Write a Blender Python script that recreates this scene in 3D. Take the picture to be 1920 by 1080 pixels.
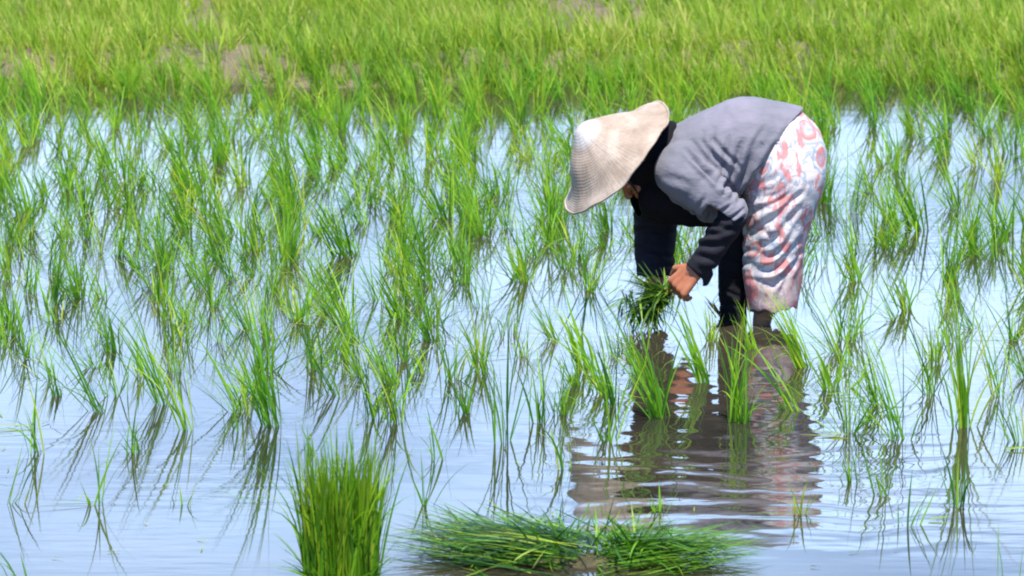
import bpy, bmesh, math, random
import numpy as np
from mathutils import Vector, Matrix, noise
from mathutils.bvhtree import BVHTree

# ------------------------------------------------------------------ scene
scene = bpy.context.scene
for o in list(bpy.data.objects):
    bpy.data.objects.remove(o)
COL = scene.collection
R = math.radians
random.seed(7)
RNG = np.random.default_rng(11)

# ------------------------------------------------------------------ camera
CAM = Vector((0.0, -20.93, 4.0))
PITCH = R(10.5)
FPX = 11200.0                       # focal length in photo pixels (1920 wide)
cam_data = bpy.data.cameras.new('camera')
cam = bpy.data.objects.new('camera', cam_data)
COL.objects.link(cam)
cam.location = CAM
cam.rotation_euler = (R(90) - PITCH, 0, 0)
cam_data.sensor_width = 36
cam_data.lens = 36 * FPX / 1920
cam_data.clip_start = 0.5
cam_data.clip_end = 3000
cam_data.dof.use_dof = True
cam_data.dof.focus_distance = 20.2
cam_data.dof.aperture_fstop = 8.0
scene.camera = cam

# ------------------------------------------------------------------ light
SUN_EL, SUN_AZ = R(68), R(172)     # azimuth measured from +Y (away from camera) towards +X
sun_dir = Vector((math.sin(SUN_AZ) * math.cos(SUN_EL), math.cos(SUN_AZ) * math.cos(SUN_EL), math.sin(SUN_EL)))
sd = bpy.data.lights.new('sun', 'SUN')
sd.energy = 5.0
sd.angle = R(0.5)
sd.color = (1.0, 0.965, 0.90)
sun = bpy.data.objects.new('sun', sd)
COL.objects.link(sun)
sun.rotation_euler = (-sun_dir).to_track_quat('-Z', 'Y').to_euler()

world = bpy.data.worlds.new('World')
scene.world = world
world.use_nodes = True
nt = world.node_tree
nt.nodes.clear()
wo = nt.nodes.new('ShaderNodeOutputWorld')
bg = nt.nodes.new('ShaderNodeBackground')
sky = nt.nodes.new('ShaderNodeTexSky')
sky.sky_type = 'NISHITA'
sky.sun_disc = False
sky.sun_elevation = SUN_EL
sky.sun_rotation = SUN_AZ
sky.air_density = 1.0
sky.dust_density = 0.6
sky.ozone_density = 2.0
bg.inputs['Strength'].default_value = 0.095
# broken cloud low in the sky: a bright band near the horizon, shaped to feed the water's reflection
tc = nt.nodes.new('ShaderNodeTexCoord')
mp = nt.nodes.new('ShaderNodeMapping')
mp.inputs['Scale'].default_value = (3.0, 3.0, 24.0)
nz = nt.nodes.new('ShaderNodeTexNoise')
nz.inputs['Scale'].default_value = 2.4
nz.inputs['Detail'].default_value = 4
nz.inputs['Roughness'].default_value = 0.5
cr = nt.nodes.new('ShaderNodeValToRGB')
cr.color_ramp.elements[0].position = 0.36
cr.color_ramp.elements[0].color = (0.30, 0.30, 0.30, 1)
cr.color_ramp.elements[1].position = 0.62
cr.color_ramp.elements[1].color = (1, 1, 1, 1)
sx = nt.nodes.new('ShaderNodeSeparateXYZ')
band = nt.nodes.new('ShaderNodeMapRange')
band.inputs['From Min'].default_value = 0.45
band.inputs['From Max'].default_value = 0.25
mu = nt.nodes.new('ShaderNodeMath'); mu.operation = 'MULTIPLY'
mix = nt.nodes.new('ShaderNodeMix'); mix.data_type = 'RGBA'
mix.inputs[7].default_value = (12.6, 17.6, 25.2, 1)
L = nt.links
L.new(tc.outputs['Generated'], mp.inputs['Vector'])
L.new(mp.outputs['Vector'], nz.inputs['Vector'])
L.new(nz.outputs['Fac'], cr.inputs['Fac'])
L.new(tc.outputs['Generated'], sx.inputs[0])
L.new(sx.outputs['Z'], band.inputs['Value'])
L.new(cr.outputs['Color'], mu.inputs[0])
north = nt.nodes.new('ShaderNodeMapRange')  # cloud kept behind the scene to cut fill light on the farmer
north.inputs['From Min'].default_value = 0.0
north.inputs['From Max'].default_value = 0.6
L.new(sx.outputs['Y'], north.inputs['Value'])
mu2 = nt.nodes.new('ShaderNodeMath'); mu2.operation = 'MULTIPLY'
L.new(band.outputs[0], mu2.inputs[0]); L.new(north.outputs[0], mu2.inputs[1])
L.new(mu2.outputs[0], mu.inputs[1])
L.new(mu.outputs[0], mix.inputs[0])
deep = nt.nodes.new('ShaderNodeMix'); deep.data_type = 'RGBA'; deep.blend_type = 'MULTIPLY'
deep.inputs[0].default_value = 1.0; deep.inputs[7].default_value = (0.72, 0.98, 1.45, 1)
L.new(sky.outputs['Color'], deep.inputs[6])
L.new(deep.outputs[2], mix.inputs[6])
L.new(mix.outputs[2], bg.inputs['Color'])
L.new(bg.outputs[0], wo.inputs['Surface'])

scene.view_settings.view_transform = 'Standard'
scene.view_settings.look = 'None'
scene.view_settings.exposure = 0.68
scene.view_settings.gamma = 1
scene.cycles.filter_width = 2.0
scene.cycles.max_bounces = 6
scene.cycles.diffuse_bounces = 3
scene.cycles.glossy_bounces = 3
scene.cycles.use_denoising = True

# ------------------------------------------------------------------ pixel -> place helpers
cp, sp = math.cos(PITCH), math.sin(PITCH)
def ray(px, py):
    u, v = (px - 960) / FPX, (540 - py) / FPX
    return Vector((u, cp + v * sp, -sp + v * cp))
def ground(px, py, z=0.0):
    d = ray(px, py)
    return CAM + d * ((z - CAM.z) / d.z)
def at(px, py, Y=0.0):
    d = ray(px, py)
    return CAM + d * ((Y - CAM.y) / d.y)
def project(p):
    q = Vector(p) - CAM
    f = q.y * cp - q.z * sp
    return 960 + FPX * q.x / f, 540 - FPX * (q.y * sp + q.z * cp) / f

# ------------------------------------------------------------------ node helpers
def new_mat(name):
    m = bpy.data.materials.new(name)
    m.use_nodes = True
    m.node_tree.nodes.clear()
    return m, m.node_tree
def N(nt, kind, **inp):
    n = nt.nodes.new(kind)
    for k, v in inp.items():
        n.inputs[k.replace('_', ' ')].default_value = v
    return n
def ramp(nt, stops, src=None, interp='LINEAR'):
    n = nt.nodes.new('ShaderNodeValToRGB')
    e = n.color_ramp.elements
    n.color_ramp.interpolation = interp
    e[0].position, e[0].color = stops[0][0], (*stops[0][1], 1)
    e[1].position, e[1].color = stops[-1][0], (*stops[-1][1], 1)
    for p, c in stops[1:-1]:
        x = e.new(p); x.color = (*c, 1)
    if src is not None:
        nt.links.new(src, n.inputs['Fac'])
    return n
def mixrgb(nt, fac, a, b, mode='MIX'):
    n = nt.nodes.new('ShaderNodeMix'); n.data_type = 'RGBA'; n.blend_type = mode
    for i, v in ((0, fac), (6, a), (7, b)):
        if hasattr(v, 'node'):
            nt.links.new(v, n.inputs[i])
        elif i == 0:
            n.inputs[0].default_value = v
        else:
            n.inputs[i].default_value = (*v, 1)
    return n.outputs[2]
def coords(nt, scale=(1, 1, 1), which='Object', rot=(0, 0, 0)):
    t = nt.nodes.new('ShaderNodeTexCoord')
    m = nt.nodes.new('ShaderNodeMapping')
    m.inputs['Scale'].default_value = scale
    m.inputs['Rotation'].default_value = rot
    nt.links.new(t.outputs[which], m.inputs[0])
    return m.outputs[0]
def math_(nt, op, a, b=None):
    n = nt.nodes.new('ShaderNodeMath'); n.operation = op
    for i, v in ((0, a), (1, b)):
        if v is None: continue
        if hasattr(v, 'node'): nt.links.new(v, n.inputs[i])
        else: n.inputs[i].default_value = v
    return n.outputs[0]

# ------------------------------------------------------------------ materials
def leaf_material(name, dark, mid, light, yellow, trans=0.35, rough=0.45):
    """green blades: per-blade tint (attribute tint.r), yellowing towards the tip of old blades"""
    m, nt = new_mat(name)
    out = N(nt, 'ShaderNodeOutputMaterial')
    at_ = nt.nodes.new('ShaderNodeAttribute'); at_.attribute_name = 'tint'
    sep = nt.nodes.new('ShaderNodeSeparateColor')
    nt.links.new(at_.outputs['Color'], sep.inputs[0])
    oi = nt.nodes.new('ShaderNodeObjectInfo')
    sh = math_(nt, 'MULTIPLY', math_(nt, 'SUBTRACT', oi.outputs['Random'], 0.5), 0.35)
    f = math_(nt, 'ADD', sep.outputs[0], sh)
    base = ramp(nt, [(0.0, dark), (0.45, mid), (0.85, light), (1.0, yellow)], f)
    tipf = math_(nt, 'MULTIPLY', sep.outputs[2], sep.outputs[1])
    c = mixrgb(nt, tipf, base.outputs[0], yellow)
    p = N(nt, 'ShaderNodeBsdfPrincipled')
    p.inputs['Roughness'].default_value = rough
    p.inputs['Specular IOR Level'].default_value = 0.35
    nt.links.new(c, p.inputs['Base Color'])
    t = N(nt, 'ShaderNodeBsdfTranslucent')
    tcx = mixrgb(nt, 1.0, c, (1.25, 1.15, 0.6), 'MULTIPLY')
    nt.links.new(tcx, t.inputs['Color'])
    ms = N(nt, 'ShaderNodeMixShader'); ms.inputs[0].default_value = trans
    nt.links.new(p.outputs[0], ms.inputs[1]); nt.links.new(t.outputs[0], ms.inputs[2])
    nt.links.new(ms.outputs[0], out.inputs['Surface'])
    return m

M = {}
M['rice'] = leaf_material('rice_blade', (0.055, 0.19, 0.022), (0.18, 0.44, 0.030), (0.33, 0.60, 0.032), (0.52, 0.60, 0.06), 0.50)
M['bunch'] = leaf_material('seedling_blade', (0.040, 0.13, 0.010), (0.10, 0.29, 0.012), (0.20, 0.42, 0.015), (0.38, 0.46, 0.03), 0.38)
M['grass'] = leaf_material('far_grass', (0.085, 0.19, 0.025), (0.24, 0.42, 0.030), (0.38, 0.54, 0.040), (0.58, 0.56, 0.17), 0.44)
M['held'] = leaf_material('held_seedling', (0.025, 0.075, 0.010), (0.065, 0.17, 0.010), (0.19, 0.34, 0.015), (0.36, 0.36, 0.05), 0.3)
M['heap'] = leaf_material('heap_seedling', (0.012, 0.050, 0.006), (0.045, 0.16, 0.010), (0.14, 0.36, 0.014), (0.36, 0.44, 0.03), 0.25)  # extra dark blades: the heap's shadow gaps put into the colour
M['dry'] = leaf_material('dry_leaf', (0.25, 0.16, 0.05), (0.42, 0.30, 0.10), (0.50, 0.40, 0.16), (0.55, 0.45, 0.2), 0.3)

def water_material():
    m, nt = new_mat('muddy_water')
    out = N(nt, 'ShaderNodeOutputMaterial')
    p = N(nt, 'ShaderNodeBsdfPrincipled')
    v = coords(nt)
    n1 = N(nt, 'ShaderNodeTexNoise', Scale=0.9, Detail=4.0, Roughness=0.6)
    nt.links.new(v, n1.inputs['Vector'])
    c = ramp(nt, [(0.3, (0.016, 0.017, 0.013)), (0.72, (0.060, 0.045, 0.030))], n1.outputs['Fac'])
    nt.links.new(c.outputs[0], p.inputs['Base Color'])
    p.inputs['Roughness'].default_value = 0.035
    p.inputs['IOR'].default_value = 1.42
    p.inputs['Specular IOR Level'].default_value = 0.9
    # ripples
    def rip(scale, vec, detail=2.0, dist=0.3):
        n = N(nt, 'ShaderNodeTexNoise', Scale=scale, Detail=detail, Roughness=0.5, Distortion=dist)
        nt.links.new(vec, n.inputs['Vector'])
        return n.outputs['Fac']
    w1 = rip(4.5, coords(nt, (0.45, 1.35, 1)))
    w2 = rip(15.0, coords(nt, (0.35, 1.3, 1)), 2.0, 0.2)
    calm = rip(0.7, coords(nt, (1, 0.6, 1)), 1.0, 0)
    calm = ramp(nt, [(0.38, (0.15, 0.15, 0.15)), (0.62, (1, 1, 1))], calm).outputs[0]
    # rings running out from the legs
    geo = nt.nodes.new('ShaderNodeNewGeometry')
    cvec = nt.nodes.new('ShaderNodeVectorMath'); cvec.operation = 'DISTANCE'
    nt.links.new(geo.outputs['Position'], cvec.inputs[0])
    cvec.inputs[1].default_value = (0.86, -0.05, 0)
    dd = math_(nt, 'ADD', cvec.outputs['Value'], math_(nt, 'MULTIPLY', rip(1.6, coords(nt, (1, 1, 1)), 3.0, 0.5), 0.55))
    ring = math_(nt, 'SINE', math_(nt, 'MULTIPLY', dd, 30.0))
    fall = ramp(nt, [(0.0, (0, 0, 0)), (0.18, (0.35, 0.35, 0.35)), (0.5, (0.7, 0.7, 0.7)), (0.72, (1, 1, 1)), (1, (0, 0, 0))], math_(nt, 'MULTIPLY', cvec.outputs['Value'], 0.27)).outputs[0]
    ring = math_(nt, 'MULTIPLY', ring, fall)
    sxp = nt.nodes.new('ShaderNodeSeparateXYZ'); nt.links.new(geo.outputs['Position'], sxp.inputs[0])
    off = math_(nt, 'ABSOLUTE', math_(nt, 'SUBTRACT', sxp.outputs[0], 0.75))
    ring = math_(nt, 'MULTIPLY', ring, ramp(nt, [(0.45, (1, 1, 1)), (0.95, (0.04, 0.04, 0.04))], math_(nt, 'ADD', off, math_(nt, 'MULTIPLY', w1, 0.3))).outputs[0])
    ring = math_(nt, 'MULTIPLY', ring, ramp(nt, [(0.3, (1, 1, 1)), (0.6, (0.12, 0.12, 0.12))], math_(nt, 'ADD', math_(nt, 'MULTIPLY', sxp.outputs[1], 0.5), 0.5)).outputs[0])
    h = math_(nt, 'ADD', math_(nt, 'MULTIPLY', w1, 0.0010), math_(nt, 'MULTIPLY', w2, 0.00040))
    h = math_(nt, 'MULTIPLY', h, calm)
    h = math_(nt, 'ADD', h, math_(nt, 'MULTIPLY', ring, 0.0010))
    b = N(nt, 'ShaderNodeBump'); b.inputs['Strength'].default_value = 1.0
    b.inputs['Distance'].default_value = 1.0
    nt.links.new(h, b.inputs['Height'])
    nt.links.new(b.outputs[0], p.inputs['Normal'])
    nt.links.new(p.outputs[0], out.inputs['Surface'])
    return m
M['water'] = water_material()

def mud_material(name, c0, c1, scale=3.0):
    m, nt = new_mat(name)
    out = N(nt, 'ShaderNodeOutputMaterial')
    p = N(nt, 'ShaderNodeBsdfPrincipled', Roughness=0.8)
    v = coords(nt)
    n1 = N(nt, 'ShaderNodeTexNoise', Scale=scale, Detail=8.0, Roughness=0.65)
    nt.links.new(v, n1.inputs['Vector'])
    c = ramp(nt, [(0.3, c0), (0.7, c1)], n1.outputs['Fac'])
    nt.links.new(c.outputs[0], p.inputs['Base Color'])
    n2 = N(nt, 'ShaderNodeTexNoise', Scale=30.0, Detail=6.0, Roughness=0.6)
    nt.links.new(v, n2.inputs['Vector'])
    b = N(nt, 'ShaderNodeBump', Strength=0.8, Distance=0.02)
    nt.links.new(n2.outputs['Fac'], b.inputs['Height'])
    nt.links.new(b.outputs[0], p.inputs['Normal'])
    nt.links.new(p.outputs[0], out.inputs['Surface'])
    return m
M['mud'] = mud_material('bank_earth', (0.10, 0.085, 0.045), (0.23, 0.17, 0.11), 2.5)
M['rootmud'] = mud_material('root_mud', (0.03, 0.025, 0.010), (0.12, 0.10, 0.035), 14.0)

def cloth_material(name, c0, c1, rough=0.85, weave=420, sheen=0.15, trans=0.0):
    m, nt = new_mat(name)
    out = N(nt, 'ShaderNodeOutputMaterial')
    p = N(nt, 'ShaderNodeBsdfPrincipled', Roughness=rough)
    p.inputs['Sheen Weight'].default_value = sheen
    p.inputs['Specular IOR Level'].default_value = 0.2
    v = coords(nt)
    n1 = N(nt, 'ShaderNodeTexNoise', Scale=7.0, Detail=6.0, Roughness=0.6)
    nt.links.new(v, n1.inputs['Vector'])
    c = ramp(nt, [(0.32, c0), (0.68, c1)], n1.outputs['Fac'])
    nt.links.new(c.outputs[0], p.inputs['Base Color'])
    n2 = N(nt, 'ShaderNodeTexNoise', Scale=float(weave), Detail=2.0)
    n3 = N(nt, 'ShaderNodeTexNoise', Scale=34.0, Detail=3.0, Distortion=0.6)
    nt.links.new(coords(nt, (1, 1, 2.2), rot=(0, R(35), 0)), n3.inputs['Vector'])
    nt.links.new(v, n2.inputs['Vector'])
    h = math_(nt, 'ADD', math_(nt, 'MULTIPLY', n2.outputs['Fac'], 0.10), n3.outputs['Fac'])
    b = N(nt, 'ShaderNodeBump', Strength=0.45, Distance=0.006)
    nt.links.new(h, b.inputs['Height'])
    nt.links.new(b.outputs[0], p.inputs['Normal'])
    nt.links.new(p.outputs[0], out.inputs['Surface'])
    return m
M['shirt'] = cloth_material('grey_jersey', (0.150, 0.150, 0.170), (0.225, 0.208, 0.245))
M['sleeve'] = cloth_material('shaded_sleeve', (0.008, 0.008, 0.012), (0.020, 0.019, 0.026), sheen=0.0)  # shade on the shirt's arms put into the colour as near-black
M['legging'] = cloth_material('black_legging', (0.006, 0.006, 0.008), (0.014, 0.014, 0.017), sheen=0.0)
M['scarf_shade'] = cloth_material('black_scarf_and_shade', (0.004, 0.004, 0.006), (0.010, 0.009, 0.012), sheen=0.0)  # headscarf cloth, also painted shade over the chest
M['strap'] = cloth_material('strap_cloth', (0.02, 0.02, 0.02), (0.04, 0.03, 0.03))

def skirt_material():
    """cream cloth printed with coral, pink and blue round flowers outlined in slate"""
    m, nt = new_mat('printed_cloth')
    out = N(nt, 'ShaderNodeOutputMaterial')
    p = N(nt, 'ShaderNodeBsdfPrincipled', Roughness=0.85)
    p.inputs['Specular IOR Level'].default_value = 0.2
    p.inputs['Sheen Weight'].default_value = 0.0
    uvn = nt.nodes.new('ShaderNodeUVMap'); uvn.uv_map = 'UVMap'
    wob = N(nt, 'ShaderNodeTexNoise', Scale=9.0, Detail=2.0)
    nt.links.new(uvn.outputs[0], wob.inputs['Vector'])
    vm = nt.nodes.new('ShaderNodeVectorMath'); vm.operation = 'SCALE'; vm.inputs['Scale'].default_value = 0.05
    nt.links.new(wob.outputs['Color'], vm.inputs[0])
    va = nt.nodes.new('ShaderNodeVectorMath'); va.operation = 'ADD'
    nt.links.new(uvn.outputs[0], va.inputs[0]); nt.links.new(vm.outputs[0], va.inputs[1])
    uv = va.outputs[0]
    vo = N(nt, 'ShaderNodeTexVoronoi', Scale=9.5, Randomness=0.8)
    nt.links.new(uv, vo.inputs['Vector'])
    sc = nt.nodes.new('ShaderNodeSeparateColor')
    nt.links.new(vo.outputs['Color'], sc.inputs[0])
    d = vo.outputs['Distance']
    cream, coral, blue, slate, pink = (0.68, 0.62, 0.60), (0.60, 0.20, 0.17), (0.18, 0.34, 0.56), (0.10, 0.13, 0.18), (0.64, 0.34, 0.32)
    fl_a = ramp(nt, [(0.0, blue), (0.12, (0.40, 0.55, 0.75)), (0.20, cream), (0.27, pink), (0.42, coral), (0.50, cream), (0.60, (0.34, 0.40, 0.46)), (0.66, cream), (1, cream)], d)
    fl_b = ramp(nt, [(0.0, cream), (0.20, cream), (0.24, pink), (0.29, cream), (0.40, cream), (0.44, (0.45, 0.42, 0.47)), (0.48, cream), (1, cream)], d)
    fl_c = ramp(nt, [(0.0, pink), (0.2, coral), (0.33, pink), (0.40, slate), (0.46, cream), (1, cream)], d)
    k = ramp(nt, [(0.0, (0, 0, 0)), (0.52, (1, 1, 1))], sc.outputs[0], 'CONSTANT')
    k2 = ramp(nt, [(0.0, (0, 0, 0)), (0.78, (1, 1, 1))], sc.outputs[1], 'CONSTANT')
    c = mixrgb(nt, k.outputs[0], fl_a.outputs[0], fl_b.outputs[0])
    c = mixrgb(nt, k2.outputs[0], c, fl_c.outputs[0])
    # leaf strokes between flowers
    n4 = N(nt, 'ShaderNodeTexNoise', Scale=20.0, Detail=3.0, Distortion=0.5)
    nt.links.new(coords(nt, (1, 1, 1)), n4.inputs['Vector'])
    st = ramp(nt, [(0.50, (0, 0, 0)), (0.53, (1, 1, 1)), (0.59, (1, 1, 1)), (0.62, (0, 0, 0))], n4.outputs['Fac'])
    c = mixrgb(nt, math_(nt, 'MULTIPLY', st.outputs[0], 0.6), c, (0.22, 0.29, 0.38))
    n5 = N(nt, 'ShaderNodeTexNoise', Scale=17.0, Detail=3.0, Distortion=0.4)
    nt.links.new(coords(nt, (1.6, 1, 0.8), rot=(0, R(30), 1.0)), n5.inputs['Vector'])
    st2 = ramp(nt, [(0.54, (0, 0, 0)), (0.60, (1, 1, 1))], n5.outputs['Fac'])
    c = mixrgb(nt, math_(nt, 'MULTIPLY', st2.outputs[0], 0.85), c, (0.66, 0.22, 0.20))
    # wet, muddier and redder border along the hem
    su = nt.nodes.new('ShaderNodeSeparateXYZ'); nt.links.new(uvn.outputs[0], su.inputs[0])
    hem = ramp(nt, [(0.66, (0, 0, 0)), (0.80, (1, 1, 1))], math_(nt, 'ADD', su.outputs[1], math_(nt, 'MULTIPLY', n5.outputs['Fac'], 0.1)))
    c = mixrgb(nt, math_(nt, 'MULTIPLY', hem.outputs[0], 0.6), c, (0.48, 0.16, 0.13), 'MIX')
    nt.links.new(c, p.inputs['Base Color'])
    n3 = N(nt, 'ShaderNodeTexNoise', Scale=26.0, Detail=3.0, Distortion=0.9)
    nt.links.new(coords(nt, (1, 1, 2.4), rot=(0, R(-25), 0)), n3.inputs['Vector'])
    b = N(nt, 'ShaderNodeBump', Strength=0.2, Distance=0.006)
    nt.links.new(n3.outputs['Fac'], b.inputs['Height'])
    nt.links.new(b.outputs[0], p.inputs['Normal'])
    nt.links.new(p.outputs[0], out.inputs['Surface'])
    return m
M['skirt'] = skirt_material()

def skin_material():
    m, nt = new_mat('sunburnt_skin')
    out = N(nt, 'ShaderNodeOutputMaterial')
    p = N(nt, 'ShaderNodeBsdfPrincipled', Roughness=0.5)
    v = coords(nt)
    n1 = N(nt, 'ShaderNodeTexNoise', Scale=28.0, Detail=4.0)
    nt.links.new(v, n1.inputs['Vector'])
    c = ramp(nt, [(0.3, (0.36, 0.115, 0.050)), (0.7, (0.47, 0.175, 0.085))], n1.outputs['Fac'])
    geo = nt.nodes.new('ShaderNodeNewGeometry')
    sz = nt.nodes.new('ShaderNodeSeparateXYZ'); nt.links.new(geo.outputs['Position'], sz.inputs[0])
    nm = N(nt, 'ShaderNodeTexNoise', Scale=45.0, Detail=4.0)
    nt.links.new(v, nm.inputs['Vector'])
    mf = ramp(nt, [(0.42, (1, 1, 1)), (0.60, (0, 0, 0))], math_(nt, 'ADD', math_(nt, 'MULTIPLY', sz.outputs[2], 2.2), math_(nt, 'MULTIPLY', nm.outputs['Fac'], 0.6)))
    cm = mixrgb(nt, math_(nt, 'MULTIPLY', mf.outputs[0], 0.8), c.outputs[0], (0.17, 0.11, 0.065))
    nt.links.new(cm, p.inputs['Base Color'])
    n2 = N(nt, 'ShaderNodeTexNoise', Scale=220.0, Detail=3.0)
    nt.links.new(v, n2.inputs['Vector'])
    b = N(nt, 'ShaderNodeBump', Strength=0.25, Distance=0.002)
    nt.links.new(n2.outputs['Fac'], b.inputs['Height'])
    nt.links.new(b.outputs[0], p.inputs['Normal'])
    nt.links.new(p.outputs[0], out.inputs['Surface'])
    return m
M['skin'] = skin_material()

def plain(name, c, rough=0.5):
    m, nt = new_mat(name)
    out = N(nt, 'ShaderNodeOutputMaterial')
    p = N(nt, 'ShaderNodeBsdfPrincipled', Roughness=rough)
    n1 = N(nt, 'ShaderNodeTexNoise', Scale=60.0, Detail=2.0)
    nt.links.new(coords(nt), n1.inputs['Vector'])
    r_ = ramp(nt, [(0.3, tuple(x * 0.85 for x in c)), (0.7, c)], n1.outputs['Fac'])
    nt.links.new(r_.outputs[0], p.inputs['Base Color'])
    nt.links.new(p.outputs[0], out.inputs['Surface'])
    return m
M['hair'] = plain('black_hair', (0.012, 0.010, 0.010), 0.4)
M['eye'] = plain('eye_white', (0.55, 0.52, 0.48), 0.2)

def straw_material():
    m, nt = new_mat('woven_straw')
    out = N(nt, 'ShaderNodeOutputMaterial')
    p = N(nt, 'ShaderNodeBsdfPrincipled', Roughness=0.62)
    p.inputs['Specular IOR Level'].default_value = 0.3
    uvn = nt.nodes.new('ShaderNodeUVMap'); uvn.uv_map = 'UVMap'
    su = nt.nodes.new('ShaderNodeSeparateXYZ'); nt.links.new(uvn.outputs[0], su.inputs[0])
    v = coords(nt)
    n1 = N(nt, 'ShaderNodeTexNoise', Scale=6.5, Detail=6.0, Roughness=0.7)
    nt.links.new(v, n1.inputs['Vector'])
    base = ramp(nt, [(0.25, (0.23, 0.165, 0.11)), (0.5, (0.40, 0.31, 0.235)), (0.68, (0.58, 0.48, 0.385))], n1.outputs['Fac'])
    # strips of leaf running from apex to rim
    mapn = nt.nodes.new('ShaderNodeMapping'); mapn.inputs['Scale'].default_value = (130, 5, 1)
    nt.links.new(uvn.outputs[0], mapn.inputs[0])
    n2 = N(nt, 'ShaderNodeTexNoise', Scale=1.0, Detail=3.0)
    nt.links.new(mapn.outputs[0], n2.inputs['Vector'])
    rings = math_(nt, 'SINE', math_(nt, 'MULTIPLY', math_(nt, 'ADD', su.outputs[1], math_(nt, 'MULTIPLY', n1.outputs['Fac'], 0.06)), 190.0))
    spokes = math_(nt, 'SINE', math_(nt, 'MULTIPLY', su.outputs[0], 620.0))
    weave = math_(nt, 'ADD', math_(nt, 'MULTIPLY', math_(nt, 'MULTIPLY', rings, n2.outputs['Fac']), 0.26), math_(nt, 'ADD', math_(nt, 'MULTIPLY', spokes, 0.05), n2.outputs['Fac']))
    wf = ramp(nt, [(0.0, (0.70, 0.66, 0.62)), (0.6, (1, 1, 1)), (1.0, (1.1, 1.08, 1.05))], weave)
    c = mixrgb(nt, 0.35, base.outputs[0], wf.outputs[0], 'MULTIPLY')
    # sun glare painted as a white patch round the apex on the upper side
    geo = nt.nodes.new('ShaderNodeNewGeometry')
    q = nt.nodes.new('ShaderNodeVectorMath'); q.operation = 'DISTANCE'
    nt.links.new(geo.outputs['Position'], q.inputs[0])
    PATCH = at(1104, 254, -0.06)
    q.inputs[1].default_value = PATCH
    pf = ramp(nt, [(0.055, (1, 1, 1)), (0.105, (0, 0, 0))], math_(nt, 'ADD', q.outputs['Value'], math_(nt, 'MULTIPLY', n1.outputs['Fac'], 0.08)))
    c = mixrgb(nt, math_(nt, 'MULTIPLY', pf.outputs[0], 0.9), c, (0.86, 0.83, 0.80))
    # a couple of small stains
    q2 = nt.nodes.new('ShaderNodeVectorMath'); q2.operation = 'DISTANCE'
    nt.links.new(geo.outputs['Position'], q2.inputs[0])
    q2.inputs[1].default_value = at(1210, 247, -0.13)
    pf2 = ramp(nt, [(0.004, (1, 1, 1)), (0.03, (0, 0, 0))], q2.outputs['Value'])
    c = mixrgb(nt, math_(nt, 'MULTIPLY', pf2.outputs[0], 0.5), c, (0.16, 0.12, 0.10))
    nt.links.new(c, p.inputs['Base Color'])
    b = N(nt, 'ShaderNodeBump', Strength=0.55, Distance=0.0035)
    nt.links.new(weave, b.inputs['Height'])
    nt.links.new(b.outputs[0], p.inputs['Normal'])
    nt.links.new(p.outputs[0], out.inputs['Surface'])
    return m
M['straw'] = straw_material()

# ------------------------------------------------------------------ object helpers
def link(name, me, mat=None, parent=None, loc=None):
    o = bpy.data.objects.new(name, me)
    COL.objects.link(o)
    if mat is not None and me is not None:
        me.materials.append(mat)
    if parent is not None:
        o.parent = parent
    if loc is not None:
        o.location = loc
    return o
def tag(o, label=None, cat=None, group=None, kind=None):
    if label: o['label'] = label
    if cat: o['category'] = cat
    if group: o['group'] = group
    if kind: o['kind'] = kind
    return o
def mesh_np(name, verts, faces, smooth=True, tint=None):
    """verts (n,3), faces (m,4) quads"""
    me = bpy.data.meshes.new(name)
    n, m_ = len(verts), len(faces)
    me.vertices.add(n)
    me.vertices.foreach_set('co', np.asarray(verts, dtype=np.float32).ravel())
    k = faces.shape[1]
    me.loops.add(m_ * k)
    me.loops.foreach_set('vertex_index', faces.astype(np.int32).ravel())
    me.polygons.add(m_)
    me.polygons.foreach_set('loop_start', np.arange(0, m_ * k, k, dtype=np.int32))
    me.polygons.foreach_set('loop_total', np.full(m_, k, dtype=np.int32))
    me.polygons.foreach_set('use_smooth', np.full(m_, smooth))
    if tint is not None:
        a = me.color_attributes.new('tint', 'FLOAT_COLOR', 'POINT')
        a.data.foreach_set('color', tint.astype(np.float32).ravel())
    me.update()
    me.validate()
    return me

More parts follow.
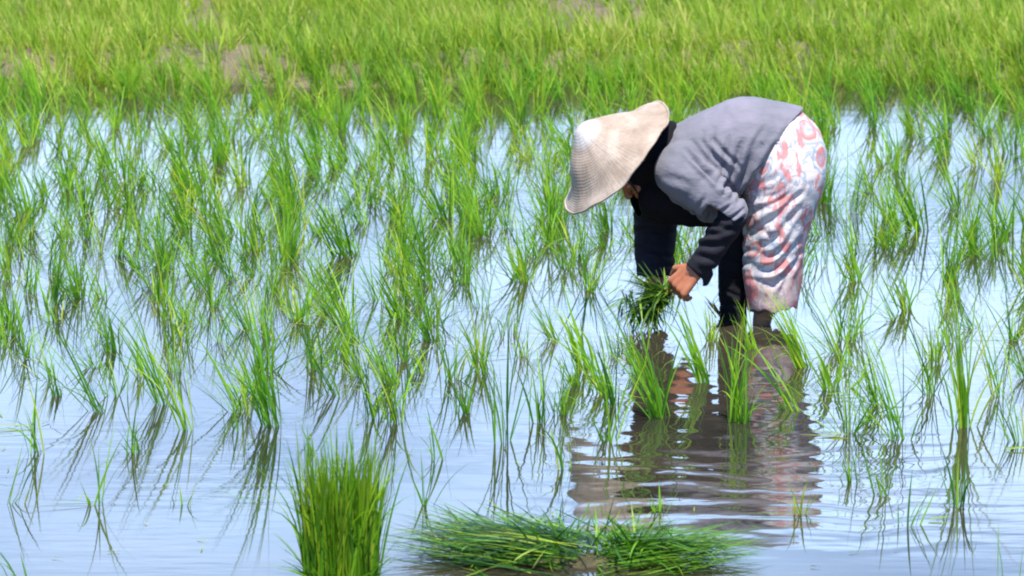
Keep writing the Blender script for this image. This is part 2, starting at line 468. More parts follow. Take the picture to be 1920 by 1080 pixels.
def blades(base, az, length, lean, curve, width, tint=None, old=None, seg=6, sway=0.0, rng=RNG, face=None):
    """leaf blades as tapered folded strips. base (n,3); az direction of lean; lean/curve in radians"""
    n = len(base)
    base = np.asarray(base, float)
    az, length, lean, curve, width = [np.broadcast_to(np.asarray(a, float), (n,)) for a in (az, length, lean, curve, width)]
    if tint is None: tint = rng.random(n)
    if old is None: old = np.where(rng.random(n) < 0.28, rng.random(n), 0)
    t = np.linspace(0, 1, seg + 1)
    ang = lean[:, None] + curve[:, None] * t[None, :] ** 1.6
    ds = length[:, None] / seg
    mid = 0.5 * (ang[:, 1:] + ang[:, :-1])
    hx = np.concatenate([np.zeros((n, 1)), np.cumsum(np.sin(mid) * ds, 1)], 1)
    hz = np.concatenate([np.zeros((n, 1)), np.cumsum(np.cos(mid) * ds, 1)], 1)
    side = np.zeros_like(hx)
    if sway:
        side = (rng.normal(0, sway, (n, 1)) * (t ** 2)[None, :]) * length[:, None]
    ca, sa = np.cos(az)[:, None], np.sin(az)[:, None]
    cx = base[:, 0:1] + hx * ca - side * sa
    cy = base[:, 1:2] + hx * sa + side * ca
    cz = base[:, 2:3] + hz
    wprof = np.clip(np.minimum(0.55 + 1.6 * t, 1.0) * (1 - t ** 2.6) + 0.03, 0, None)
    w = width[:, None] * wprof[None, :] * 0.5
    tw = (rng.random((n, 1)) * math.pi if face is None else np.full((n, 1), face)) + 0.9 * t[None, :] * rng.normal(0, 1, (n, 1))
    wx, wy = np.cos(tw), np.sin(tw)
    P0 = np.stack([cx - wx * w, cy - wy * w, cz], -1)
    P1 = np.stack([cx + wy * w * 0.35, cy - wx * w * 0.35, cz], -1)
    P2 = np.stack([cx + wx * w, cy + wy * w, cz], -1)
    V = np.stack([P0, P1, P2], 2).reshape(-1, 3)           # n, seg+1, 3
    idx = np.arange(n)[:, None, None] * (seg + 1) * 3 + np.arange(seg)[None, :, None] * 3
    a = np.concatenate([idx, idx + 1], 2)
    F = np.stack([a, a + 1, a + 4, a + 3], -1).reshape(-1, 4)
    T = np.zeros((n, seg + 1, 3, 4)); T[..., 3] = 1
    T[..., 0] = tint[:, None, None]
    T[..., 1] = old[:, None, None]
    T[..., 2] = np.clip((t - 0.45) * 1.8, 0, 1)[None, :, None]
    return V, F, T.reshape(-1, 4)
def merge(parts):
    V, F, T, k = [], [], [], 0
    for v, f, t in parts:
        V.append(v); F.append(f + k); T.append(t); k += len(v)
    return np.concatenate(V), np.concatenate(F), np.concatenate(T)

# ------------------------------------------------------------------ ground, bank, water
def grid_mesh(name, xs, ys, zf):
    X, Y = np.meshgrid(xs, ys)
    Z = zf(X, Y)
    V = np.stack([X, Y, Z], -1).reshape(-1, 3)
    nx, ny = len(xs), len(ys)
    i = (np.arange(ny - 1)[:, None] * nx + np.arange(nx - 1)[None, :]).ravel()
    F = np.stack([i, i + 1, i + nx + 1, i + nx], -1)
    return mesh_np(name, V, F)
SHORE = ground(960, 158).y
def soft(x): return 1 / (1 + np.exp(-x))
def gz(X, Y):
    edge = SHORE + 0.12 * np.sin(X * 1.3) + 0.07 * np.sin(X * 3.7 + 1)
    up = soft((Y - edge) / 0.10)
    lump = 0.02 * np.sin(X * 5.1 + Y * 2.3) + 0.015 * np.sin(X * 2.2 - Y * 6.1)
    bund = 0.06 * np.exp(-((Y - edge - 0.45) / 0.35) ** 2)
    return -0.13 + up * (0.155 + lump) + bund
xs = np.concatenate([[-1500, -400, -120, -40, -15], np.linspace(-8, 8, 161), [15, 40, 120, 400, 1500]])
ys = np.concatenate([[-300, -100, -40, -20, -10], np.linspace(-6, SHORE - 0.6, 30), np.linspace(SHORE - 0.5, SHORE + 6, 110), [SHORE + 10, SHORE + 20, 60, 120, 400, 2000]])
g = link('ground', grid_mesh('ground', xs, ys, gz), M['mud'])
tag(g, kind='structure')
wm = grid_mesh('water', np.array([-1500, -40, -8, 0, 8, 40, 1500.]), np.array([-300., -40, -8, 0, 3, SHORE + 0.6]), lambda X, Y: 0 * X)
w = link('water', wm, M['water'])
tag(w, kind='structure')

# ------------------------------------------------------------------ solid-of-capsules modelling
def capsule(bm, a, b, ra, rb, seg=20, squash=None):
    a, b = Vector(a), Vector(b)
    ax = b - a
    ln = max(ax.length, 1e-5)
    z = ax.normalized() if ax.length > 1e-5 else Vector((0, 0, 1))
    q = z.to_track_quat('Z', 'Y')
    x, y = q @ Vector((1, 0, 0)), q @ Vector((0, 1, 0))
    rings = []
    nh = 6
    for i in range(nh + 1):
        t = -math.pi / 2 + (math.pi / 2) * i / nh
        rings.append((a + z * (math.sin(t) * ra), math.cos(t) * ra))
    for i in range(nh + 1):
        t = (math.pi / 2) * i / nh
        rings.append((b + z * (math.sin(t) * rb), math.cos(t) * rb))
    prev = None
    for c, r in rings:
        if r < 1e-5:
            ring = [bm.verts.new(c)]
        else:
            ring = [bm.verts.new(c + (x * math.cos(2 * math.pi * k / seg) + y * math.sin(2 * math.pi * k / seg)) * r) for k in range(seg)]
        if prev:
            for k in range(seg):
                k2 = (k + 1) % seg
                if len(prev) == 1: bm.faces.new((prev[0], ring[k2], ring[k]))
                elif len(ring) == 1: bm.faces.new((prev[k], prev[k2], ring[0]))
                else: bm.faces.new((prev[k], prev[k2], ring[k2], ring[k]))
        prev = ring
def ball(bm, c, rx, ry, rz, rot=None):
    m = Matrix.Translation(c) @ (rot or Matrix.Identity(4)) @ Matrix.Diagonal((rx, ry, rz, 1))
    bmesh.ops.create_icosphere(bm, subdivisions=3, radius=1, matrix=m)
def solid(bm, voxel, smooth=6, factor=0.5):
    """union of everything in bm as one continuous skin (numpy verts + polygon list)"""
    me = bpy.data.meshes.new('tmp'); bm.to_mesh(me); bm.free()
    o = bpy.data.objects.new('tmp', me); COL.objects.link(o)
    r = o.modifiers.new('r', 'REMESH'); r.mode = 'VOXEL'; r.voxel_size = voxel
    s = o.modifiers.new('s', 'SMOOTH'); s.factor = factor; s.iterations = smooth
    dg = bpy.context.evaluated_depsgraph_get()
    res = bpy.data.meshes.new_from_object(o.evaluated_get(dg))
    bpy.data.objects.remove(o); bpy.data.meshes.remove(me)
    for p_ in res.polygons: p_.use_smooth = True
    return res
def co_of(me):
    a = np.empty(len(me.vertices) * 3, np.float32); me.vertices.foreach_get('co', a); return a.reshape(-1, 3).astype(float)
def no_of(me):
    a = np.empty(len(me.vertices) * 3, np.float32); me.vertices.foreach_get('normal', a); return a.reshape(-1, 3).astype(float)
def to_px(P):
    q = P - np.array(CAM)
    f = q[:, 1] * cp - q[:, 2] * sp
    return np.stack([960 + FPX * q[:, 0] / f, 540 - FPX * (q[:, 1] * sp + q[:, 2] * cp) / f], -1)
def creases(P, lines, wobble=6, wide=1.0):
    """folds in cloth: valleys (and the ridge beside them) along polylines given in photo pixels; metres out"""
    px = to_px(P)
    px = px + wobble * np.stack([np.sin(px[:, 1] / 23 + P[:, 1] * 20), np.sin(px[:, 0] / 19 + P[:, 1] * 14)], -1)
    out = np.zeros(len(P))
    for (x0, y0, x1, y1, wd, dp) in lines:
        wd = wd * wide
        a = np.array([x0, y0], float); d = np.array([x1 - x0, y1 - y0], float)
        ln = np.hypot(*d); d /= ln
        r = px - a
        s = r @ d
        nrm = r @ np.array([-d[1], d[0]])
        e = np.clip(s / ln, 0, 1)
        fade = np.sin(math.pi * np.clip(e * 0.92 + 0.04, 0, 1)) ** 0.6 * (np.abs(s - ln / 2) < ln / 2 + 4)
        prof = -np.exp(-(nrm / wd) ** 2) + 0.55 * np.exp(-((nrm - 1.7 * wd) / (1.1 * wd)) ** 2) + 0.45 * np.exp(-((nrm + 1.7 * wd) / (1.1 * wd)) ** 2)
        out += dp * prof * fade
    return out
def nz3(P, s, off=0.0):
    return np.array([noise.noise(Vector((p[0] * s[0] + off, p[1] * s[1], p[2] * s[2]))) for p in P])
def displace(me, d):
    P, n = co_of(me), no_of(me)
    me.vertices.foreach_set('co', (P + n * d[:, None]).astype(np.float32).ravel())
    me.update()
def cut(me, keep):
    """drop vertices where keep is False (cloth ends: hem, cuffs)"""
    bm = bmesh.new(); bm.from_mesh(me); bm.verts.ensure_lookup_table()
    bmesh.ops.delete(bm, geom=[v for v, k in zip(bm.verts, keep) if not k], context='VERTS')
    for _ in range(2):
        bv = [v for v in bm.verts if v.is_boundary]
        new = {v: sum(((e.other_vert(v).co) for e in v.link_edges if e.is_boundary), Vector()) / max(1, sum(e.is_boundary for e in v.link_edges)) for v in bv}
        for v, c in new.items(): v.co = v.co * 0.5 + c * 0.5
    bm.to_mesh(me); bm.free()
def solidify(o, t):
    m = o.modifiers.new('thickness', 'SOLIDIFY'); m.thickness = t; m.offset = -1

# ------------------------------------------------------------------ the farmer
# ---- hat frame
HC = at(1162, 302, -0.01)                         # centre of the rim
RIM_R = 0.253
e1 = (at(1253, 200, 0) - at(1068, 402, 0)).normalized()      # along the rim, in the picture's plane
e3 = at(1083, 238, 0) - at(1160, 302, 0)
e3 = (e3 - e1 * e3.dot(e1)).normalized()
e3 = (e3 + Vector((0, -0.17, 0))).normalized()   # crown leans a little to the camera
e2 = e3.cross(e1).normalized()
HAT_H = 0.213
def hat_pt(r, th, h):
    return HC + e1 * (r * math.cos(th)) + e2 * (r * math.sin(th)) + e3 * h
def build_hat(parent):
    NR, NT = 46, 120
    V, UV = [], []
    for i in range(NR + 1):
        s = i / NR
        for k in range(NT):
            th = 2 * math.pi * k / NT
            r = RIM_R * (s ** 0.92)
            h = HAT_H * (1 - s) ** 0.86 - 0.020 * math.sin(math.pi * s) + 0.012 * s ** 4
            h += -0.012 * math.exp(-(s / 0.06) ** 2)
            bump = 0.016 * noise.noise(Vector((math.cos(th) * 1.6 * s, math.sin(th) * 1.6 * s, s * 2))) * min(1, s * 2)
            # old hat: sags beside the far end of the rim, lifts at the end
            up = math.exp(-((th if th < math.pi else th - 2 * math.pi) / 0.55) ** 2)
            bump += -0.018 * up * math.exp(-((s - 0.70) / 0.13) ** 2) - 0.006 * up * math.exp(-((s - 1.0) / 0.14) ** 2)
            bump += 0.017 * math.exp(-((th if th < math.pi else th - 2 * math.pi) / 0.9) ** 2) * math.exp(-((s - 0.42) / 0.2) ** 2)
            dn = math.exp(-((th - math.pi) / 0.6) ** 2)
            bump += 0.020 * dn * math.exp(-((s - 0.45) / 0.28) ** 2) + 0.012 * dn * s ** 6
            bump += 0.004 * math.sin(5 * th + 1) * s ** 3 + 0.0016 * math.sin(th * 16) * s
            V.append(hat_pt(r * (1 + 0.012 * math.sin(3 * th)), th, h + bump))
    F = []
    for i in range(NR):
        for k in range(NT):
            F.append((i * NT + k, (i + 1) * NT + k, (i + 1) * NT + (k + 1) % NT, i * NT + (k + 1) % NT))
    me = mesh_np('conical_hat', np.array([tuple(v) for v in V]), np.array(F))
    uv = me.uv_layers.new(name='UVMap')
    k = 0
    for p_ in me.polygons:
        for li in p_.loop_indices:
            vi = me.loops[li].vertex_index
            i, kk = divmod(vi, NT)
            u = kk / NT
            if p_.index % NT == NT - 1 and kk == 0: u = 1.0
            uv.data[li].uv = (u, i / NR)
    o = link('conical_hat', me, M['straw'], parent)
    solidify(o, 0.006)
    o['label'] = 'worn conical woven straw hat with sun glare painted at its tip'
    # frayed ends of leaf along the rim
    rg = np.random.default_rng(4); k_ = 70
    ths = rg.uniform(0, 2 * math.pi, k_)
    B0 = np.array([tuple(Vector(V[NR * NT + int(t_ / (2 * math.pi) * NT) % NT])) for t_ in ths])
    dirs = [(e1 * math.cos(t_) + e2 * math.sin(t_)) for t_ in ths]
    fa, ff, ft = blades(B0, np.array([math.atan2(d_.y, d_.x) for d_ in dirs]) + rg.normal(0, .5, k_), rg.uniform(.006, .016, k_),
                        np.array([math.acos(max(-1, min(1, d_.z))) for d_ in dirs]), 0.2, 0.003, seg=3, rng=rg)
    mf_ = mesh_np('frayed_straw', fa, ff)
    uvf = mf_.uv_layers.new(name='UVMap')
    link('frayed_straw', mf_, M['straw'], o)
    # rolled rim
    bm = bmesh.new()
    pts = [Vector(V[NR * NT + k]) for k in range(NT)]
    tube(bm, pts, 0.0048, closed=True)
    me2 = bpy.data.meshes.new('hat_rim'); bm.to_mesh(me2); bm.free()
    for p_ in me2.polygons: p_.use_smooth = True
    uv = me2.uv_layers.new(name='UVMap')
    for l_ in uv.data: l_.uv = (0.3, 0.97)
    link('hat_rim', me2, M['straw'], o)
    bm = bmesh.new()
    pts = []
    for k in range(13):
        t = k / 12
        c = hat_pt(0.115, -math.pi / 2 + 0.0, 0.06).lerp(hat_pt(0.115, math.pi / 2, 0.06), t)
        c = c - e3 * (0.26 * math.sin(math.pi * t)) + e1 * (-0.055 * math.sin(math.pi * t))
        pts.append(c)
    tube(bm, pts, 0.004)
    me3 = bpy.data.meshes.new('chin_strap'); bm.to_mesh(me3); bm.free()
    link('chin_strap', me3, M['strap'], o)
    return o
def tube(bm, pts, r, closed=False, seg=8, radii=None):
    n = len(pts); prev = None; first = None
    for i, c in enumerate(pts):
        a = pts[(i - 1) % n] if (closed or i > 0) else pts[0]
        b = pts[(i + 1) % n] if (closed or i < n - 1) else pts[-1]
        d = (b - a).normalized()
        x = d.cross(Vector((0.13, 0.31, 0.94))).normalized(); y = d.cross(x)
        rr = radii[i] if radii else r
        ring = [bm.verts.new(c + (x * math.cos(2 * math.pi * k / seg) + y * math.sin(2 * math.pi * k / seg)) * rr) for k in range(seg)]
        if prev:
            for k in range(seg): bm.faces.new((prev[k], prev[(k + 1) % seg], ring[(k + 1) % seg], ring[k]))
        else: first = ring
        prev = ring
    if closed:
        for k in range(seg): bm.faces.new((prev[k], prev[(k + 1) % seg], first[(k + 1) % seg], first[k]))
    else:
        bm.faces.new(first[::-1]); bm.faces.new(prev)

# ---- head frame: crown of the head points up into the hat, the face looks down at the water
HEAD = at(1204, 318, 0.0)
up_h = e3.copy()
face_d = (-e1 + Vector((0, -0.10, 0))).normalized()
face_d = (face_d - up_h * face_d.dot(up_h)).normalized()
side_h = up_h.cross(face_d).normalized()
HR = Matrix((side_h, face_d, up_h)).transposed().to_4x4()     # x side, y forward, z up
def hp(x, y, z): return HEAD + side_h * x + face_d * y + up_h * z

# hand builder --------------------------------------------------------------
def hand(bm, wrist, d, back, thumb_side, curl=0.9, size=1.0):
    """wrist point, d towards the knuckles, back = outward normal of the back of the hand"""
    d = d.normalized(); back = (back - d * back.dot(d)).normalized()
    s = d.cross(back).normalized() * thumb_side
    W, T = 0.040 * size, 0.0135 * size
    Lp = 0.082 * size
    for t in (-1, -0.33, 0.33, 1):
        capsule(bm, wrist + s * (t * W * 0.45), wrist + d * Lp + s * (t * W * 0.86), 0.0165 * size, 0.0125 * size, 12)
    capsule(bm, wrist - d * 0.05, wrist + d * 0.02, 0.026, 0.024, 16)
    for i, (t, ln) in enumerate(((0.95, 0.066), (0.33, 0.074), (-0.33, 0.070), (-0.95, 0.054))):
        p = wrist + d * Lp + s * (t * W * 0.9)
        a = 0.35
        for j, fr in enumerate((0.46, 0.30, 0.24)):
            ang = a + curl * (0.55 + 0.75 * j) + 0.06 * i
            v = d * math.cos(ang) - back * math.sin(ang)
            q = p + v * (ln * fr * size)
            capsule(bm, p, q, (0.0098 - 0.0012 * j) * size, (0.0090 - 0.0012 * j) * size, 10)
            p = q
    # thumb leaves the side of the palm near its base and closes over the fingers
    p = wrist + d * (0.022 * size) + s * (W * 0.75)
    for v, ln, r in (((d * 0.65 + s * 0.75 - back * 0.25), 0.040, 0.0135), ((d * 0.75 + s * 0.15 - back * 0.65), 0.032, 0.0110), ((d * 0.55 - s * 0.35 - back * 0.70), 0.026, 0.0095)):
        q = p + v.normalized() * (ln * size)
        capsule(bm, p, q, r * size, r * 0.9 * size, 10)
        p = q

# joints (photo pixels + depth)
J = dict(
    neck=at(1245, 300, 0.0), chest=at(1300, 300, 0.0), mid=at(1395, 278, 0.0), pelvis=at(1475, 290, 0.0),
    sh_n=at(1276, 318, -0.155), el_n=at(1378, 394, -0.20), wr_n=at(1304, 503, -0.20),
    sh_f=at(1240, 330, 0.14), el_f=at(1226, 430, 0.17), wr_f=at(1232, 520, 0.08),
    hip_n=at(1478, 310, -0.08), kn_n=at(1444, 470, -0.06), an_n=at(1428, 606, -0.06),
    hip_f=at(1470, 310, 0.09), kn_f=at(1380, 448, 0.07), an_f=at(1376, 606, 0.03),
)
def build_body():
    bm = bmesh.new()
    c = capsule
    c(bm, J['chest'], J['mid'], 0.12, 0.12); c(bm, J['mid'], J['pelvis'], 0.12, 0.125)
    c(bm, J['chest'], J['neck'], 0.10, 0.055); c(bm, J['neck'], hp(0, -0.03, -0.06), 0.055, 0.052)
    c(bm, J['chest'], J['sh_n'], 0.09, 0.055); c(bm, J['chest'], J['sh_f'], 0.09, 0.055)
    c(bm, J['sh_n'], J['el_n'], 0.046, 0.036); c(bm, J['el_n'], J['wr_n'], 0.036, 0.025)
    c(bm, J['sh_f'], J['el_f'], 0.046, 0.036); c(bm, J['el_f'], J['wr_f'], 0.036, 0.025)
    hand(bm, J['wr_n'], at(1262, 548, -0.20) - J['wr_n'], Vector((-0.35, -0.75, 0.55)), 1, 0.95, 1.12)
    hand(bm, J['wr_f'], at(1218, 575, 0.03) - J['wr_f'], Vector((-0.6, 0.7, 0.3)), -1, 0.9, 1.0)
    for s in 'nf':
        c(bm, J['pelvis'], J['hip_' + s], 0.10, 0.09)
        c(bm, J['hip_' + s], J['kn_' + s], 0.085, 0.052)
        sh = J['kn_' + s].lerp(J['an_' + s], 0.35) + Vector((0.012, 0, 0))
        c(bm, J['kn_' + s], sh, 0.050, 0.046); c(bm, sh, J['an_' + s], 0.046, 0.033)
        an = J['an_' + s]; ft = Vector((an.x, an.y, -0.10))
        c(bm, an, ft, 0.032, 0.033)
        c(bm, ft + Vector((0.045, 0, -0.005)), ft + Vector((-0.12, 0, -0.012)), 0.028, 0.030)
        for t in range(5):
            b0 = ft + Vector((-0.12, (t - 2) * 0.015, -0.02))
            c(bm, b0, b0 + Vector((-0.045 + 0.006 * abs(t - 1), (t - 2) * 0.003, 0)), 0.010, 0.008, 8)
    # head with a face
    ball(bm, hp(0, 0, 0.02), 0.073, 0.090, 0.095, HR)
    ball(bm, hp(0, 0.030, -0.045), 0.055, 0.056, 0.062, HR)
    ball(bm, hp(0, 0.066, -0.088), 0.022, 0.018, 0.016, HR)
    c(bm, hp(0, 0.086, 0.012), hp(0, 0.104, -0.024), 0.009, 0.0125, 10)
    for s in (-1, 1):
        ball(bm, hp(s * 0.011, 0.096, -0.028), 0.009, 0.009, 0.008, HR)
        ball(bm, hp(s * 0.040, 0.060, -0.020), 0.022, 0.020, 0.020, HR)
        c(bm, hp(s * 0.018, 0.083, 0.028), hp(s * 0.046, 0.070, 0.030), 0.0085, 0.007, 8)
        ball(bm, hp(s * 0.074, -0.005, 0.0), 0.009, 0.019, 0.030, HR)
    c(bm, hp(-0.018, 0.083, -0.050), hp(0.018, 0.083, -0.050), 0.0065, 0.0065, 8)
    c(bm, hp(-0.015, 0.081, -0.060), hp(0.015, 0.081, -0.060), 0.0070, 0.0070, 8)
    me = solid(bm, 0.0034, 4)
    o = link('person', me, M['skin'])
    return o
person = build_body()
tag(person, 'farmer in a conical straw hat bent double planting rice, in grey top and flower-print sarong', 'person')

def eyes():
    for s in (-1, 1):
        bm = bmesh.new(); ball(bm, hp(s * 0.029, 0.073, 0.008), 0.0115, 0.0095, 0.0065, HR)
        me = bpy.data.meshes.new('eye'); bm.to_mesh(me); bm.free()
        link('eye', me, M['eye'], person)
eyes()

def build_shirt():
    bm = bmesh.new(); c = capsule
    c(bm, at(1312, 306, 0), at(1400, 274, 0), 0.166, 0.180)
    c(bm, at(1400, 274, 0), at(1462, 281, 0), 0.180, 0.172)
    c(bm, at(1462, 281, 0), at(1510, 320, 0), 0.172, 0.150)
    c(bm, at(1280, 318, 0), at(1312, 306, 0), 0.13, 0.166)
    c(bm, at(1272, 350, 0.02), at(1325, 366, -0.01), 0.115, 0.10)          # cloth hanging from the chest
    # near sleeve
    c(bm, at(1284, 318, -0.11), at(1300, 338, -0.16), 0.105, 0.085)
    c(bm, at(1272, 322, -0.13), at(1330, 366, -0.185), 0.086, 0.078)
    c(bm, at(1330, 366, -0.185), at(1374, 396, -0.20), 0.078, 0.052)
    c(bm, at(1374, 396, -0.20), at(1362, 418, -0.20), 0.055, 0.052)
    c(bm, at(1262, 330, 0.08), at(1244, 345, 0.13), 0.12, 0.085)
    me = solid(bm, 0.0050, 8)
    P = co_of(me)
    d = 1.35 * creases(P, [
        # folds fanning from the waist towards the back
        (1365, 372, 1432, 268, 6, 0.010), (1380, 380, 1462, 262, 6, 0.012), (1392, 372, 1478, 272, 5, 0.010), (1398, 352, 1492, 258, 5, 0.010),
        (1352, 358, 1400, 268, 5, 0.009), (1340, 345, 1372, 262, 5, 0.008), (1412, 335, 1486, 232, 5, 0.006),
        (1384, 340, 1440, 232, 5, 0.006), (1330, 300, 1345, 240, 6, 0.005), (1300, 262, 1342, 318, 7, 0.009), (1318, 258, 1366, 330, 6, 0.008),
        (1338, 252, 1384, 322, 5, 0.006), (1290, 285, 1352, 350, 5, 0.010), (1304, 300, 1384, 368, 5, 0.011),
        # sleeve: elbow wrinkles
        (1330, 402, 1366, 382, 4, 0.007), (1322, 412, 1338, 386, 4, 0.007), (1338, 420, 1392, 398, 4, 0.009), (1345, 432, 1396, 412, 4, 0.008),
        (1304, 396, 1316, 368, 4, 0.005), (1310, 452, 1360, 440, 4, 0.006), (1305, 470, 1350, 462, 4, 0.006), (1306, 490, 1345, 484, 4, 0.006),
        (1240, 330, 1290, 352, 8, 0.004), (1190, 440, 1262, 428, 5, 0.006), (1190, 470, 1262, 476, 5, 0.006), (1192, 400, 1255, 392, 5, 0.005),
    ])
    d += 0.0035 * nz3(P, (9, 9, 9)) + 0.0014 * nz3(P, (26, 18, 26), 5)
    displace(me, d)
    px = to_px(co_of(me)); P = co_of(me)
    # hem across the hips; end of the sleeve over the elbow
    hx = 1502 - (px[:, 1] - 205) * (107 / 147.0) + 4 * np.sin(px[:, 1] / 13 + P[:, 1] * 9)
    nearel = np.linalg.norm(P - np.array(at(1376, 398, -0.20)), axis=1) < 0.115
    keep = (px[:, 0] < hx + 3) | nearel
    nd = np.array((at(1340, 450, -0.2) - at(1378, 398, -0.2)).normalized())
    keep &= ~(((P - np.array(at(1368, 408, -0.2))) @ nd > 0.004 * np.sin(P[:, 1] * 60)) & nearel)
    # neck hole
    nb = np.array(HEAD)
    keep &= np.linalg.norm(P - nb, axis=1) > 0.125
    cut(me, keep)
    o = link('long_sleeved_top', me, M['shirt'], person)
    solidify(o, 0.004)
    return o
build_shirt()

def build_sleeves():  # arms of the top in a separate black layer that stands for shade
    for side in 'nf':
        bm = bmesh.new(); c = capsule
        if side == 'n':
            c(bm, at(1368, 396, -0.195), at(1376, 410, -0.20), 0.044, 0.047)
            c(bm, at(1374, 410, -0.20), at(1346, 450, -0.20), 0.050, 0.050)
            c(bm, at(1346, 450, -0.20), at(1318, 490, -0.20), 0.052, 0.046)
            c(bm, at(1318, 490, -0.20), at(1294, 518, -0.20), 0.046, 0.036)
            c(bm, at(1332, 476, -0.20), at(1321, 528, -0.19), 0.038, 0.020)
            L_ = [(1310, 440, 1372, 428, 5, .010), (1302, 462, 1360, 452, 5, .009), (1300, 484, 1352, 478, 5, .008), (1305, 506, 1345, 500, 4, .006), (1340, 415, 1390, 432, 5, .008)]
        else:
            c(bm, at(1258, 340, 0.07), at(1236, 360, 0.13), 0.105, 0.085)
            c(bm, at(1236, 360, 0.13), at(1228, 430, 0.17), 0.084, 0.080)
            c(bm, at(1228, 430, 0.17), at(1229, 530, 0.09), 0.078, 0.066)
            L_ = [(1190, 440, 1262, 428, 5, 0.008), (1190, 470, 1262, 476, 5, 0.008), (1192, 400, 1255, 392, 5, 0.007), (1192, 500, 1262, 494, 5, 0.006)]
        me = solid(bm, 0.0056, 6)
        P = co_of(me)
        displace(me, creases(P, L_) + 0.006 * nz3(P, (13, 13, 18)) + 0.003 * nz3(P, (34, 30, 34), 5))
        px = to_px(co_of(me)); P = co_of(me)
        if side == 'n':
            nd = np.array((at(1262, 548, -0.2) - at(1322, 492, -0.2)).normalized())
            q = (P - np.array(at(1300, 508, -0.2))) @ nd
            keep = ~((q > 0) & (px[:, 1] > 480) & (px[:, 0] < 1316))
        else:
            keep = px[:, 1] < 520 + 2 * np.sin(px[:, 0] / 4)
        cut(me, keep)
        o = link('shaded_shirt_sleeve', me, M['sleeve'], person); solidify(o, 0.003)
        o['label'] = 'loose shirt sleeve on the nearer forearm, coloured black for shade' if side == 'n' else 'loose shirt sleeve on the farther arm, coloured black for shade'
build_sleeves()

def build_skirt():
    S = [((1452, 196), (1378, 345), .150), ((1482, 200), (1384, 352), .160), ((1506, 210), (1389, 362), .172), ((1533, 234), (1390, 376), .180), ((1549, 268), (1390, 395), .186),
         ((1554, 305), (1390, 418), .185), ((1547, 350), (1390, 442), .178), ((1531, 398), (1389, 466), .168), ((1518, 448), (1388, 490), .158), ((1509, 500), (1388, 520), .150), ((1500, 568), (1396, 572), .146)]
    NS, NT = 120, 160
    V = []
    m_ = len(S) - 1
    for i in range(NS + 1):
        t = i / NS * m_
        k = min(int(t), m_ - 1); f = t - k
        def cr_(get):
            p0, p1, p2, p3 = [get(S[max(0, min(m_, k + q))]) for q in (-1, 0, 1, 2)]
            return 0.5 * ((2 * p1) + (p2 - p0) * f + (2 * p0 - 5 * p1 + 4 * p2 - p3) * f * f + (3 * p1 - p0 - 3 * p2 + p3) * f ** 3)
        ox, oy, ix, iy, hd = [cr_(g_) for g_ in (lambda s: s[0][0], lambda s: s[0][1], lambda s: s[1][0], lambda s: s[1][1], lambda s: s[2])]
        A, B = at(ox, oy), at(ix, iy)
        cen, ha = (A + B) / 2, (A - B) / 2
        for j in range(NT):
            th = 2 * math.pi * j / NT
            ct, st = math.cos(th), math.sin(th)
            # cloth dips between the thighs behind and in front, more towards the knees
            dip = 0.10 * (i / NS) * math.exp(-(st / 0.35) ** 2)
            V.append(cen + ha * (ct * (1 - dip)) + Vector((0, -1, 0)) * (hd * (abs(st) ** 0.9) * (1 if st > 0 else -1)))
    P = np.array([tuple(v) for v in V])
    F = np.array([(i * NT + j, (i + 1) * NT + j, (i + 1) * NT + (j + 1) % NT, i * NT + (j + 1) % NT) for i in range(NS) for j in range(NT)])
    me = mesh_np('sarong', P, F[:, ::-1])
    n = no_of(me)
    cen = P.reshape(NS + 1, NT, 3).mean(1, keepdims=True).repeat(NT, 1).reshape(-1, 3)
    if ((P - cen) * n).sum() < 0:
        me.flip_normals(); me.update()
    d = creases(P, [
        (1398, 352, 1470, 300, 4, 0.010), (1404, 366, 1486, 310, 4, 0.006), (1400, 382, 1470, 340, 5, 0.010), (1398, 412, 1480, 352, 5, 0.009),
        (1396, 440, 1500, 372, 5, 0.011), (1400, 464, 1512, 402, 5, 0.011), (1400, 486, 1510, 430, 5, 0.012), (1420, 500, 1512, 452, 5, 0.013),
        (1392, 470, 1440, 462, 4, 0.009), (1390, 494, 1450, 490, 4, 0.010), (1400, 512, 1506, 478, 5, 0.012), (1396, 524, 1470, 512, 4, 0.010),
        (1440, 528, 1504, 500, 5, 0.013), (1476, 545, 1500, 470, 5, 0.012), (1455, 540, 1482, 492, 4, 0.010), (1500, 232, 1528, 300, 7, 0.006), (1470, 262, 1500, 214, 5, 0.008),
        (1420, 420, 1470, 440, 5, 0.007), (1430, 350, 1500, 380, 6, 0.006),
    ], 12, 1.5) * np.clip(0.55 + 0.55 * nz3(P, (7, 7, 7), 21), 0.12, 0.95)
    d += 0.007 * nz3(P, (8, 8, 12), 3) + 0.0018 * nz3(P, (20, 16, 34), 9)
    displace(me, d)
    # ragged lower edge
    Q = co_of(me); h = Q.reshape(NS + 1, NT, 3)
    for j in range(NT):
        h[-14:, j, 2] += np.linspace(0, 1, 14) * 0.008 * math.sin(j * 0.33 + 1) * math.sin(j * 0.11)
    me.vertices.foreach_set('co', Q.astype(np.float32).ravel()); me.update()
    uv = me.uv_layers.new(name='UVMap')
    for p_ in me.polygons:
        js = [me.loops[li].vertex_index % NT for li in p_.loop_indices]
        wrap = max(js) - min(js) > 5
        for li in p_.loop_indices:
            i, j = divmod(me.loops[li].vertex_index, NT)
            if wrap and j == 0: j = NT
            uv.data[li].uv = (j / NT * 1.12, i / NS * 0.74)
    o = link('sarong', me, M['skirt'], person)
    o['label'] = 'cream sarong printed with coral pink and blue round flowers'
    solidify(o, 0.004)
build_skirt()

